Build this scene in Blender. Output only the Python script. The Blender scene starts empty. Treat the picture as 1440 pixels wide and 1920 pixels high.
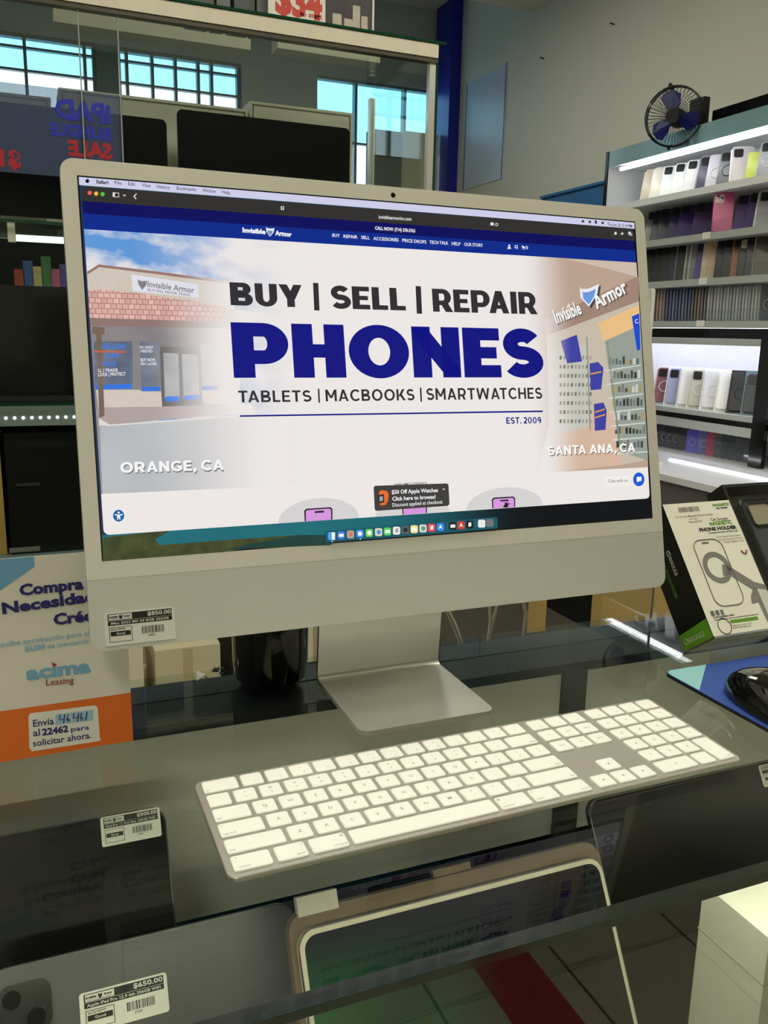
import bpy, bmesh, math, random
from mathutils import Vector, Matrix, Euler
random.seed(7)
sc = bpy.context.scene
COL = sc.collection
# ------------------------------------------------------------------ camera
F_PX = 1591.5
CAM = Vector((-0.30265, -0.64731, 0.33513))
ROT = Euler((1.361288, -0.020251, -0.388364), 'XYZ')
MC = ROT.to_matrix()
cd = bpy.data.cameras.new('camera'); cd.sensor_fit = 'VERTICAL'; cd.sensor_height = 36.0
cd.lens = F_PX / 1920.0 * 36.0; cd.clip_start = 0.02; cd.clip_end = 60
cam = bpy.data.objects.new('camera', cd); COL.objects.link(cam)
cam.location = CAM; cam.rotation_euler = ROT; sc.camera = cam
# ------------------------------------------------------------------ view, world
vs = sc.view_settings; vs.view_transform = 'Standard'; vs.look = 'None'; vs.exposure = 0.0; vs.gamma = 1.0
vs.use_curve_mapping = False
LAMP = 10.2           # radiance of the ceiling light panels
LAMP_COL = (1.0, 0.97, 0.80)
SKY = 2.2
w = bpy.data.worlds.new('world'); sc.world = w; w.use_nodes = True
bg = w.node_tree.nodes['Background']; bg.inputs[0].default_value = (0.72, 0.90, 1.0, 1); bg.inputs[1].default_value = SKY

# ------------------------------------------------------------------ pixel helpers (1440 x 1920 photograph)
def ray(u, v): return MC @ Vector(((u - 720) / F_PX, (960 - v) / F_PX, -1.0))
def hit(u, v, ax, val):
    d = ray(u, v); t = (val - CAM[ax]) / d[ax]; return CAM + d * t
def HX(u, v, x): return hit(u, v, 0, x)
def HY(u, v, y): return hit(u, v, 1, y)
def HZ(u, v, z=0.0): return hit(u, v, 2, z)
def HP(u, v, p0, n):
    d = ray(u, v); t = (p0 - CAM).dot(n) / d.dot(n); return CAM + d * t

# ------------------------------------------------------------------ materials
def lin(c):
    out = []
    for x in c[:3]:
        x = x / 255.0
        out.append(x / 12.92 if x <= 0.04045 else ((x + 0.055) / 1.055) ** 2.4)
    return (out[0], out[1], out[2], 1.0)
_M = {}
def mat(name, rgb, rough=0.5, metal=0.0, spec=0.5, var=0.06, scale=30.0, bump=0.0, coat=0.0, aniso=None, trans=0.0, sub=None):
    if name in _M: return _M[name]
    m = bpy.data.materials.new(name); m.use_nodes = True; nt = m.node_tree; b = nt.nodes['Principled BSDF']
    b.inputs['Roughness'].default_value = rough; b.inputs['Metallic'].default_value = metal
    b.inputs['Specular IOR Level'].default_value = spec
    if coat: b.inputs['Coat Weight'].default_value = coat; b.inputs['Coat Roughness'].default_value = 0.05
    if trans: b.inputs['Transmission Weight'].default_value = trans
    tc = nt.nodes.new('ShaderNodeTexCoord'); no = nt.nodes.new('ShaderNodeTexNoise')
    no.inputs['Scale'].default_value = scale; no.inputs['Detail'].default_value = 3
    nt.links.new(tc.outputs['Object'], no.inputs['Vector'])
    c = lin(rgb); mx = nt.nodes.new('ShaderNodeMix'); mx.data_type = 'RGBA'
    mx.inputs['A'].default_value = tuple(x * (1 - var) for x in c[:3]) + (1,)
    mx.inputs['B'].default_value = tuple(min(1, x * (1 + var)) for x in c[:3]) + (1,)
    nt.links.new(no.outputs['Fac'], mx.inputs['Factor']); nt.links.new(mx.outputs['Result'], b.inputs['Base Color'])
    if bump:
        bp = nt.nodes.new('ShaderNodeBump'); bp.inputs['Strength'].default_value = bump; bp.inputs['Distance'].default_value = 0.002
        nt.links.new(no.outputs['Fac'], bp.inputs['Height']); nt.links.new(bp.outputs['Normal'], b.inputs['Normal'])
    _M[name] = m; return m
def emit(name, rgb, strength=1.0, gloss=0.0):
    if name in _M: return _M[name]
    m = bpy.data.materials.new(name); m.use_nodes = True; nt = m.node_tree; b = nt.nodes['Principled BSDF']
    b.inputs['Base Color'].default_value = (0.004, 0.004, 0.005, 1); b.inputs['Roughness'].default_value = 0.12
    b.inputs['Specular IOR Level'].default_value = gloss
    b.inputs['Emission Color'].default_value = lin(rgb); b.inputs['Emission Strength'].default_value = strength
    _M[name] = m; return m
def glow(name, col, strength):
    m = bpy.data.materials.new(name); m.use_nodes = True; nt = m.node_tree
    nt.nodes.remove(nt.nodes['Principled BSDF']); e = nt.nodes.new('ShaderNodeEmission')
    e.inputs[0].default_value = (*col, 1); e.inputs[1].default_value = strength
    nt.links.new(e.outputs[0], nt.nodes['Material Output'].inputs[0]); return m
def glass(name, tint=(0.93, 0.97, 0.95), ior=1.5, refl=1.0, rough=0.0, r0=None):
    m = bpy.data.materials.new(name); m.use_nodes = True; nt = m.node_tree
    nt.nodes.remove(nt.nodes['Principled BSDF'])
    tr = nt.nodes.new('ShaderNodeBsdfTransparent'); tr.inputs[0].default_value = (*tint, 1)
    gl = nt.nodes.new('ShaderNodeBsdfGlossy'); gl.inputs['Roughness'].default_value = rough
    ge = nt.nodes.new('ShaderNodeNewGeometry'); dp = nt.nodes.new('ShaderNodeVectorMath'); dp.operation = 'DOT_PRODUCT'
    nt.links.new(ge.outputs['Incoming'], dp.inputs[0]); nt.links.new(ge.outputs['Normal'], dp.inputs[1])
    def mth(op, a, b=None, clamp=False):
        n = nt.nodes.new('ShaderNodeMath'); n.operation = op; n.use_clamp = clamp
        for i, x in enumerate((a, b)):
            if x is None: continue
            if isinstance(x, (int, float)): n.inputs[i].default_value = x
            else: nt.links.new(x, n.inputs[i])
        return n.outputs[0]
    r0 = ((ior-1)/(ior+1))**2 if r0 is None else r0                      # Schlick reflectance of a pane, the same from both sides
    c5 = mth('POWER', mth('SUBTRACT', 1.0, mth('ABSOLUTE', dp.outputs['Value']), True), 5.0)
    fac = mth('MULTIPLY', mth('ADD', mth('MULTIPLY', c5, 1-r0), r0), refl, True)
    mx = nt.nodes.new('ShaderNodeMixShader')
    nt.links.new(fac, mx.inputs[0])
    nt.links.new(tr.outputs[0], mx.inputs[1]); nt.links.new(gl.outputs[0], mx.inputs[2])
    nt.links.new(mx.outputs[0], nt.nodes['Material Output'].inputs[0]); return m

# ------------------------------------------------------------------ mesh builder
class MB:
    def __init__(s, T=None): s.v = []; s.f = []; s.T = T
    def add(s, vs, fs):
        o = len(s.v)
        for p in vs:
            p = Vector(p); s.v.append(s.T @ p if s.T is not None else p)
        s.f += [tuple(i + o for i in f) for f in fs]; return s
    def box(s, a, b):
        x0, x1 = sorted((a[0], b[0])); y0, y1 = sorted((a[1], b[1])); z0, z1 = sorted((a[2], b[2]))
        return s.add([(x0,y0,z0),(x1,y0,z0),(x1,y1,z0),(x0,y1,z0),(x0,y0,z1),(x1,y0,z1),(x1,y1,z1),(x0,y1,z1)],
              [(0,3,2,1),(4,5,6,7),(0,1,5,4),(1,2,6,5),(2,3,7,6),(3,0,4,7)])
    def poly(s, pts): return s.add(pts, [tuple(range(len(pts)))])
    def prism(s, pts, vec):            # pts counter-clockwise seen from the front, vec points to the back
        n = len(pts); vec = Vector(vec); q = [Vector(p) for p in pts]
        return s.add(q + [p + vec for p in q], [tuple(range(n)), tuple(range(2*n-1, n-1, -1))] + [(i, i+n, (i+1) % n + n, (i+1) % n) for i in range(n)])
    def bevprism(s, pts, vec, ins):     # prism with a chamfered front rim; ins = inset points fraction function result
        pass
    def tube(s, path, r, n=8, closed=False, r2=None):
        path = [Vector(p) for p in path]; m = len(path); rings = []
        for i, p in enumerate(path):
            a = path[(i-1) % m] if (closed or i > 0) else p; b = path[(i+1) % m] if (closed or i < m-1) else p
            d = (b - a).normalized(); up = Vector((0,0,1)) if abs(d.z) < 0.9 else Vector((1,0,0))
            e1 = d.cross(up).normalized(); e2 = e1.cross(d)
            rr = r if r2 is None else r + (r2 - r) * i / max(1, m-1)
            rings.append([p + e1 * (rr*math.cos(2*math.pi*k/n)) + e2 * (rr*math.sin(2*math.pi*k/n)) for k in range(n)])
        vs = [q for R in rings for q in R]; fs = []
        for i in range(m if closed else m-1):
            j = (i+1) % m
            for k in range(n): fs.append((i*n+k, i*n+(k+1) % n, j*n+(k+1) % n, j*n+k))
        if not closed: fs += [tuple(range(n-1, -1, -1)), tuple(range((m-1)*n, m*n))]
        return s.add(vs, fs)
    def lathe(s, prof, c=(0,0,0), n=32):
        c = Vector(c); vs = []; fs = []
        for r, z in prof: vs += [c + Vector((r*math.cos(2*math.pi*k/n), r*math.sin(2*math.pi*k/n), z)) for k in range(n)]
        for i in range(len(prof)-1):
            for k in range(n): fs.append((i*n+k, i*n+(k+1) % n, (i+1)*n+(k+1) % n, (i+1)*n+k))
        fs += [tuple(range(n-1,-1,-1)), tuple(range((len(prof)-1)*n, len(prof)*n))]
        return s.add(vs, fs)
    def mesh(s, name, off=None, smooth=False):
        me = bpy.data.meshes.new(name)
        me.from_pydata([p - off if off is not None else p for p in s.v], [], s.f); me.update()
        bm = bmesh.new(); bm.from_mesh(me); bmesh.ops.recalc_face_normals(bm, faces=bm.faces) if smooth else None
        bm.to_mesh(me); bm.free()
        if smooth:
            for p in me.polygons: p.use_smooth = True
            try: me.set_sharp_from_angle(angle=math.radians(40))
            except Exception: pass
        return me
def rrect(x0, y0, x1, y1, r, n=5):      # 2D rounded rectangle, counter-clockwise
    if not isinstance(r, (tuple, list)): r = (r,)*4     # bl, br, tr, tl
    out = []
    for (cx, cy, a, rr) in ((x0+r[0], y0+r[0], 180, r[0]), (x1-r[1], y0+r[1], 270, r[1]), (x1-r[2], y1-r[2], 0, r[2]), (x0+r[3], y1-r[3], 90, r[3])):
        if rr <= 0: out.append((cx, cy)); continue
        for k in range(n+1):
            t = math.radians(a + 90*k/n); out.append((cx + rr*math.cos(t), cy + rr*math.sin(t)))
    return out
class Fr:                                # a planar frame: origin, x axis, y axis; n = front normal
    def __init__(s, o, ex, ey): s.o = Vector(o); s.ex = Vector(ex).normalized(); s.ey = Vector(ey).normalized(); s.n = s.ex.cross(s.ey)
    def __call__(s, u, v, d=0.0): return s.o + s.ex*u + s.ey*v + s.n*d
    def px(s, u, v):
        p = HP(u, v, s.o, s.n) - s.o; return (p.dot(s.ex), p.dot(s.ey))
    def pts(s, l, d=0.0): return [s(u, v, d) for u, v in l]
    def slab(s, l, d0, d1): # prism from depth d1 (front) back to d0
        return MB().prism(s.pts(l, d1), s.n*(d0-d1))

# ------------------------------------------------------------------ objects
WL = {}
def thing(name, label, cat, loc=(0,0,0), rot=None, group=None, kind=None):
    o = bpy.data.objects.new(name, None); COL.objects.link(o); o.empty_display_size = 0.02
    o.location = loc; WL[o.name] = Vector(loc)
    if rot is not None: o.rotation_euler = rot
    o['label'] = label; o['category'] = cat
    if group: o['group'] = group
    if kind: o['kind'] = kind
    return o
def part(name, mb, m, parent=None, smooth=False, label=None, kind=None, local=False):
    off = WL[parent.name] if (parent is not None and not local) else None
    me = mb.mesh(name, off, smooth) if isinstance(mb, MB) else mb
    if isinstance(mb, MB): me.materials.append(m)
    o = bpy.data.objects.new(name, me); COL.objects.link(o)
    if parent is not None: o.parent = parent; WL[o.name] = WL[parent.name]
    else: WL[o.name] = Vector((0,0,0))
    if label: o['label'] = label
    if kind: o['kind'] = kind
    return o
def solo(name, mb, m, label, cat, group=None, smooth=False, kind=None):
    c = Vector((sum(p.x for p in mb.v)/len(mb.v), sum(p.y for p in mb.v)/len(mb.v), min(p.z for p in mb.v)))
    me = mb.mesh(name, c, smooth); me.materials.append(m)
    o = bpy.data.objects.new(name, me); COL.objects.link(o); o.location = c; WL[o.name] = c
    o['label'] = label; o['category'] = cat
    if group: o['group'] = group
    if kind: o['kind'] = kind
    return o
def struct(name, mb, m, parent=None, label=None):
    o = part(name, mb, m, parent, label=label)
    if parent is None: o['kind'] = 'structure'
    return o

# ------------------------------------------------------------------ lettering
_T = {}
def tmesh(s, bold=0.0):
    k = (s, bold)
    if k in _T: return _T[k]
    c = bpy.data.curves.new('t', 'FONT'); c.body = s; c.size = 1.0; c.resolution_u = 2; c.offset = bold; c.fill_mode = 'FRONT'
    o = bpy.data.objects.new('t', c); me = bpy.data.meshes.new_from_object(o)
    vs = [(v.co.x, v.co.y) for v in me.vertices]; fs = [tuple(p.vertices) for p in me.polygons]
    bpy.data.objects.remove(o); bpy.data.curves.remove(c); bpy.data.meshes.remove(me)
    x0 = min(p[0] for p in vs) if vs else 0; vs = [(x - x0, y) for x, y in vs]
    _T[k] = (vs, fs, max(p[0] for p in vs) if vs else 0); return _T[k]
def put_text(mb, s, o, ex, ey, h, width=None, bold=0.0, align='l', cap=0.70, mirror=False):
    vs, fs, wd = tmesh(s, bold)
    if not vs: return
    sy = h / cap; sx = sy if width is None else width / wd; tot = wd*sx
    sh = {'l': 0, 'c': -tot/2, 'r': -tot}[align]
    o = Vector(o)
    if mirror: mb.add([o + ex*(tot - x*sx + sh) + ey*(y*sy) for x, y in vs], [f[::-1] for f in fs])
    else: mb.add([o + ex*(x*sx + sh) + ey*(y*sy) for x, y in vs], fs)
def arcp(cx, cy, rx, ry, a0, a1, n=14):
    return [(cx + rx*math.cos(math.radians(a0+(a1-a0)*i/n)), cy + ry*math.sin(math.radians(a0+(a1-a0)*i/n))) for i in range(n+1)]
def band(outer, inner): return [[outer[i], outer[i+1], inner[i+1], inner[i]] for i in range(len(outer)-1)]
def stroke(pts, t):
    L = []; R = []
    for i, p in enumerate(pts):
        a = pts[max(0, i-1)]; b = pts[min(len(pts)-1, i+1)]; dx, dy = b[0]-a[0], b[1]-a[1]; l = math.hypot(dx, dy)
        nx, ny = -dy/l*t/2, dx/l*t/2; L.append((p[0]+nx, p[1]+ny)); R.append((p[0]-nx, p[1]-ny))
    return band(L, R)
def glyph(ch, t, ty):
    R = lambda a, b, c, d: [(a,b),(c,b),(c,d),(a,d)]
    D = lambda x0, y0, x1, y1, th: [(x0, y0), (x0+th, y0), (x1+th, y1), (x1, y1)]
    def bowl(x0, y0, y1, x1, tt=None):
        tt = tt or ty; r = (y1-y0)/2; cx = x1 - r; cy = (y0+y1)/2
        return [R(x0, y1-tt, cx, y1), R(x0, y0, cx, y0+tt)] + band(arcp(cx, cy, r, r, -90, 90), arcp(cx, cy, r-t, r-tt, -90, 90))
    if ch == ' ': return [], 0.3
    if ch == '|': return [R(0, -0.12, t*0.62, 1.08)], t*0.62
    if ch == '.': return [R(0, 0, t, t)], t
    if ch == ',': return [[(0.02, t), (0.02, 0), (0.0, -t*0.75), (t*0.5, -t*0.75), (t+0.02, 0), (t+0.02, t)]], t
    if ch == 'I': return [R(0, 0, t, 1)], t
    if ch == 'H': return [R(0,0,t,1), R(.82-t,0,.82,1), R(t,.5-ty*.5,.82-t,.5+ty*.5)], .82
    if ch == 'E': return [R(0,0,t,1), R(t,0,.68,ty), R(t,1-ty,.67,1), R(t,.5-ty*.46,.61,.5+ty*.46)], .68
    if ch == 'L': return [R(0,0,t,1), R(t,0,.62,ty)], .62
    if ch == 'T': return [R(0,1-ty,.74,1), R(.37-t/2,0,.37+t/2,1-ty)], .74
    if ch == 'P': return [R(0,0,t,1)] + bowl(t, .25, 1, .84), .84
    if ch == 'R': return [R(0,0,t,1), D(.54, 0, .34, .36, t*1.15)] + bowl(t, .29, 1, .80), .82
    if ch == 'B': return [R(0,0,t,1)] + bowl(t, .46, 1, .74) + bowl(t, 0, .54, .80), .80
    if ch == 'O': return band(arcp(.5,.5,.5,.515,0,360,36), arcp(.5,.5,.5-t,.515-ty,0,360,36)), 1.0
    if ch == '0': return band(arcp(.38,.5,.38,.51,0,360,30), arcp(.38,.5,.38-t,.51-t*.75,0,360,30)), .76
    if ch == 'C': return band(arcp(.5,.5,.5,.515,42,318,30), arcp(.5,.5,.5-t,.515-ty,42,318,30)), .88
    if ch == 'G': return band(arcp(.5,.5,.5,.515,42,322,30), arcp(.5,.5,.5-t,.515-ty,42,322,30)) + [R(.91-t,.14,.91,.52), R(.56,.52-t*.8,.91,.52)], .93
    if ch == 'U': return [R(0,.38,t,1), R(.8-t,.38,.8,1)] + band(arcp(.4,.38,.4,.395,180,360), arcp(.4,.38,.4-t,.395-ty,180,360)), .8
    if ch == 'S':
        th = (t+ty)/2*.98; ry = (1.02-th)/4; x_ = .36 - th*.42
        c1 = arcp(.36, 1.01-th/2-ry, x_-.02, ry, 28, 262, 18); c2 = arcp(.36, -.01+th/2+ry, x_+.01, ry, 82, -150, 18)
        return stroke(c1 + c2, th), .72
    if ch == 'A': return [D(0,0,.45-t*.5,1,t), D(.9-t,0,.45-t*.5,1,t), R(.2,.2,.7,.2+ty*.85)], .9
    if ch == 'Y': return [R(.41-t/2,0,.41+t/2,.4), D(.41-t/2,.36,-.02,1,t*1.08), D(.41-t/2,.36,.84-t*1.08,1,t*1.08)], .82
    if ch == 'N': return [R(0,0,t,1), R(.83-t,0,.83,1), [(0,1),(.0,1-t*.4),(.83-ty,0),(.83,0),(.83,t*.4),(ty,1)]], .83
    if ch == 'M': return [R(0,0,t,1), R(1-t,0,1,1), D(.5-t/2,.28,0,1,t), D(.5-t/2,.28,1-t,1,t)], 1.0
    if ch == 'W': return [D(.3-t/2,0,0,1,t), D(.3-t/2,0,.66-t/2,1,t), D(1.02-t/2,0,.66-t/2,1,t), D(1.02-t/2,0,1.32-t,1,t)], 1.32
    if ch == 'K': return [R(0,0,t,1), D(t*.8,.36,.55,1,t*1.2), D(.62,0,.26,.55,t*1.2)], .82
    if ch == '2': return stroke(arcp(.31,.7,.27-t*.2,.27-t*.2,160,-35,12) + [(.06, t*.45)], t) + [R(0.0,0,.62,ty)], .62
    if ch == '9': return band(arcp(.33,.67,.33,.34,0,360,24), arcp(.33,.67,.33-t,.34-ty,0,360,24)) + stroke([(.6,.66)]+arcp(.25,.5,.35,.45,10,-80,8), ty), .66
    return [], 0.3
def put_heavy(mb, s, o, ex, ey, h, width=None, t=0.2, gap=0.1, word=0.34, ty=None):
    x = 0; out = []; ty = t*.9 if ty is None else ty
    for i, ch in enumerate(s):
        if s[i-1:i+1] in ('PA', 'AT', 'TA', 'LY'): x -= .13
        if ch == ' ': x += word; continue
        g, wd = glyph(ch, t, ty); out += [[(px+x, py) for px, py in p] for p in g]; x += wd + gap
    x -= gap; sx = h if width is None else width/x; o = Vector(o)
    for p in out: mb.poly([o + ex*(px*sx) + ey*(py*h) for px, py in p])

# ------------------------------------------------------------------ shared materials
GLASS = glass('clear_glass', (0.94, 0.972, 0.955), 1.5, r0=.004)
GLASS_FRONT = glass('front_glass', (0.90, 0.945, 0.92), 1.5)
GLASS_TOP = glass('counter_glass', (0.93, 0.96, 0.94), 1.52, r0=.008)
ACRYL = glass('acrylic', (0.93, 0.95, 0.95), 1.49)
EDGE = mat('glass_edge_green', (14, 62, 44), 0.12, var=.15)
ALU = mat('aluminium', (222, 220, 212), 0.3, metal=0.7, var=.03, scale=80)
WHITEPL = mat('white_plastic', (236, 235, 230), 0.38, var=.02)
BLACK = mat('black_gloss', (10, 10, 11), 0.12, var=.1)
BLACKM = mat('black_matt', (16, 16, 17), 0.55, var=.15)
CREAM = mat('cream_paint', (214, 206, 186), 0.45, var=.04)
CARD = mat('white_card', (226, 224, 216), 0.55, var=.03)
INK = mat('black_print', (28, 28, 30), 0.5, var=.05)
LED = glow('led_white', (0.95, 0.97, 1.0), 8.0)

# =================================================================== SETTING
FL, CE = -1.0, 2.75
XW, SOF = 2.82, 2.355            # side wall, underside of the lowered ceiling
wallm = mat('wall_paint', (212, 211, 200), 0.6, var=.03, scale=4, bump=.05)
ceilm = mat('ceiling_paint', (214, 210, 198), 0.7, var=.03, scale=5)
struct('ceiling', MB().box((-3.2,-3.2,CE), (XW+.1,6.0,CE+.1)), ceilm)
struct('wall_right', MB().box((XW,-3.2,FL), (XW+.1,6.0,CE)), wallm)
struct('wall_left', MB().box((-3.3,-3.2,FL), (-3.2,6.0,CE)), wallm)
struct('wall_front', MB().box((-3.2,-3.3,FL), (XW+.1,-3.2,CE)), wallm)
struct('trim_1', MB().box((-3.2,-3.2,SOF), (XW-.001,4.546,CE-.001)), mat('soffit_paint', (206,196,172), 0.7, var=.03), label=None)
fl = struct('floor', MB().box((-3.2,-3.2,FL-.05), (XW+.1,6.0,FL-.006)), mat('floor_grout', (78,72,62), 0.7, var=.1))
tilem = [mat('floor_tile_a', (214,202,178), 0.42, var=.08, scale=9), mat('floor_tile_b', (206,194,172), 0.42, var=.08, scale=7), mat('floor_tile_c', (220,208,184), 0.42, var=.08, scale=8)]
TS = 0.31
tme = []
for k in range(3):
    b = MB().box((0.004,0.004,-.006), (TS-.004,TS-.004,0)); me = b.mesh('tile'); me.materials.append(tilem[k]); tme.append(me)
for i in range(-4, 5):
    for j in range(-8, 6):
        o = bpy.data.objects.new('tile', random.choice(tme)); COL.objects.link(o); o.parent = fl; o.location = (i*TS+.07, j*TS, FL)
# red tape on the floor in front of the counter
tp = MB(); redm = mat('red_tape', (190, 22, 40), 0.4, var=.08)
solo('floor_tape', MB().box((.50,-2.3,FL+.0005), (.635,-.42,FL+.0015)), redm, 'red strip of tape on the floor tiles before the counter', 'tape')

# far wall; its glazing builds the cabinet's reflected windows as real panes
backm = mat('header_paint', (176, 182, 178), 0.6, var=.04, scale=6)
YB = 5.85
struct('wall_back', MB().box((-3.2,YB,2.184), (XW-.03,YB+.1,CE)).box((-3.2,YB,FL), (-1.688,YB+.1,2.184)).box((-1.688,YB,FL), (1.784,YB+.1,1.654)).box((1.784,YB,FL), (XW-.03,YB+.1,1.275))
       .box((1.216,YB,1.74), (1.784,YB+.1,2.184)), backm)
framem = mat('window_frame', (96, 112, 118), 0.4, var=.05)
sky_lo = glass('window_glass', (0.97,0.99,1.0)); sky_hi = glass('window_glass_tinted', (0.60,0.84,0.93))
def window(n, x0, x1, z0, z1, cols, zmid, rails=()):
    w_ = struct('window_%d' % n, MB().box((x0,YB+.02,z0), (x1,YB+.08,z0+.02)).box((x0,YB+.02,z1-.02), (x1,YB+.08,z1)), framem)
    for x in cols: part('mullion', MB().box((x-.010,YB+.02,z0), (x+.010,YB+.08,z1)), framem, w_)
    for z in (zmid,)+tuple(rails): part('transom', MB().box((x0,YB+.03,z-.007), (x1,YB+.07,z+.007)), framem, w_)
    xs = sorted(set([x0]+list(cols)+[x1]))
    for a, b in zip(xs[:-1], xs[1:]):
        part('pane', MB().box((a,YB+.045,z0), (b,YB+.05,zmid)), sky_lo, w_); part('pane', MB().box((a,YB+.045,zmid), (b,YB+.05,z1)), sky_hi, w_)
    return w_
window(1, -1.688, 1.216, 1.654, 2.184, (-1.057,-.615,-.217,.155,.212,.376,.427,.597,.755,.913,1.007,1.197), 1.97, (2.109,))
window(2, 1.784, 2.79, 1.275, 2.184, (2.099,2.503,2.768), 1.742)
part('column', MB().box((.225,YB+.0,1.654), (.365,YB+.09,2.184)), framem, bpy.data.objects['window_1'])
# blue post at the end of the side wall
struct('trim_2', MB().box((XW-.09,5.56,FL), (XW,5.82,CE)), mat('blue_paint', (10,30,150), 0.35, var=.05))
struct('trim_3', MB().box((XW-.015,3.25,.2), (XW,4.31,1.19)).box((XW-.03,3.25,1.19), (XW,4.31,1.205)), mat('blue_panel', (40,105,165), 0.5, var=.04))
solo('pylon', MB().box((2.15,5.65,FL), (2.39,5.78,1.806)), mat('grey_board', (104,106,100), .6), 'tall grey panel standing behind the glass cabinet by the window', 'panel')
solo('roller_blind', MB().box((2.42,5.70,.6), (2.72,5.72,1.83)), mat('blind_cloth', (206,198,170), .8, var=.05), 'cream blind hanging in the window next to the blue post', 'blind')
# nails left in the wall
for i, (u, v, lab) in enumerate(((1020,110,'small nail in the wall above the blue poster, lower one'), (1152,46,'small nail high in the wall near the ceiling'))):
    p = HX(u, v, XW); solo('nail', MB().tube([p, p+Vector((-.03,0,.004))], .004, 6), BLACKM, lab, 'nail')

# ceiling light panels of the shop; last two added to brighten the walls
panelm = glow('light_panel', LAMP_COL, LAMP)
for i, (x, y) in enumerate(((-1.2,-1.4), (-1.2,.2), (.45,.2), (1.7,.35), (1.1,3.3))):
    t = thing('ceiling_light', ('ceiling light panel behind the viewer', 'ceiling light panel left above the counter', 'ceiling light panel right above the counter', 'added ceiling panel brightening the side wall', 'added ceiling panel brightening the back wall beyond the glass cabinet')[i], 'ceiling light', (x, y, SOF))
    part('frame', MB().box((x-.33,y-.63,SOF-.02), (x-.3,y+.63,SOF-.0005)).box((x+.3,y-.63,SOF-.02), (x+.33,y+.63,SOF-.0005)).box((x-.3,y-.63,SOF-.02), (x+.3,y-.6,SOF-.0005)).box((x-.3,y+.6,SOF-.02), (x+.3,y+.63,SOF-.0005)), WHITEPL, t)
    part('diffuser', MB().box((x-.3,y-.6,SOF-.015), (x+.3,y+.6,SOF-.003)), panelm, t)

# =================================================================== COUNTER
X0, X1, YF, YR = -1.3, 1.0, -.293, .157
DECK = -.35
ct = thing('display_counter', 'long glass topped display counter with black frame', 'counter', (0,-.07,FL))
part('glass_top', MB().box((X0,YF,-.006), (X1,YR-.002,0)), GLASS_TOP, ct)
part('glass_edge', MB().box((X0,YF-.0012,-.0064), (X1,YF-.0002,-.0002)), mat('counter_glass_edge', (30,52,46), .1, var=.3, scale=3), ct)
part('front_glass', MB().box((X0,YF+.001,-.36), (X1,YF+.006,-.0067)), GLASS_FRONT, ct)
railm = mat('counter_rail', (38,46,56), .35, var=.12, scale=20)
part('rear_rail', MB().box((X0,.118,-.03), (X1,.156,-.0085)), railm, ct)
part('rear_frame', MB().box((X0,.068,-.02), (X1,.1175,-.0095)), mat('counter_frame', (22,28,32), .35, var=.1), ct)
panm = mat('door_panel', (238,236,224), .5, var=.03, scale=6)
part('sliding_door', MB().box((X0,.1,-.235), (.226,.106,-.0205)), panm, ct)
part('sliding_door', MB().box((.258,.1,-.235), (X1,.106,-.0205)), panm, ct)
part('door_post', MB().box((.227,.094,-.34), (.257,.115,-.0205)), mat('door_post_dark', (52,56,56), .5), ct)
part('deck', MB().box((X0,YF+.006,DECK-.02), (X1,.14,DECK)), BLACKM, ct)
part('rear_wall', MB().box((X0,.118,DECK), (X1,.14,-.0305)), BLACKM, ct)
part('base', MB().box((X0,YF+.01,FL), (X1,.14,DECK-.021)), BLACKM, ct)
part('bottom_rail', MB().box((X0,YF-.002,-.38), (X1,YF+.012,-.36)), railm, ct)
part('led_bar', MB().box((X0,YF+.0082,-.0096), (X1,YF+.0125,-.0081)), glow('fill_warm', (1.0,.93,.66), 40.0), ct, label='warm fill light added under the front edge')  # added fill light that brightens the dark case interior
part('fill_light_housing', MB().box((X0,YF+.0068,-.0080), (X1,YF+.016,-.0067)).box((X0,YF+.0066,-.0098), (X1,YF+.0078,-.0080)), mat('fill_light_housing', (30,30,26), .3), ct)  # housing that hides the added fill light from the front
# thin clear pane standing on the back of the counter
g = thing('glass_divider', 'clear glass divider standing on the rear rail of the counter', 'divider', (.377,.14,0))
part('pane', MB().box((.374,.138,.0005), (.378,.30,.11)), ACRYL, g)
part('pane_edge', MB().box((.3745,.1365,.0005), (.3775,.1378,.11)), mat('divider_edge', (196,204,194), .2), g)

# =================================================================== DESKTOP COMPUTER
TILT = 0.216962; H = .37764; Wd = .547; ZB = .09116
im = thing('desktop_computer', 'large white and silver desktop computer showing a shop website, on the glass counter', 'computer', (0,.03,0))
F = Fr((0,0,ZB), (1,0,0), (0,math.sin(TILT),math.cos(TILT)))
part('housing', F.slab(rrect(-Wd/2,0,Wd/2,H,.0105,7), -.0115, -.0006), ALU, im)
CH = .0551
part('chin', F.slab(rrect(-Wd/2+.0003,.0003,Wd/2-.0003,CH,(.0105,.0105,0,0),7), -.0006, 0), mat('chin_silver', (206,205,196), .42, var=.02), im)
part('bezel', F.slab(rrect(-Wd/2+.0003,CH+.0001,Wd/2-.0003,H-.0003,(0,0,.0105,.0105),7), -.0006, .0001), mat('bezel_white', (226,224,212), .22, var=.01), im)
c = F.px(737,366); part('webcam', F.slab([(c[0]+.0022*math.cos(k*.524), c[1]+.0022*math.sin(k*.524)) for k in range(12)], 0, .0003), BLACK, im)
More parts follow.
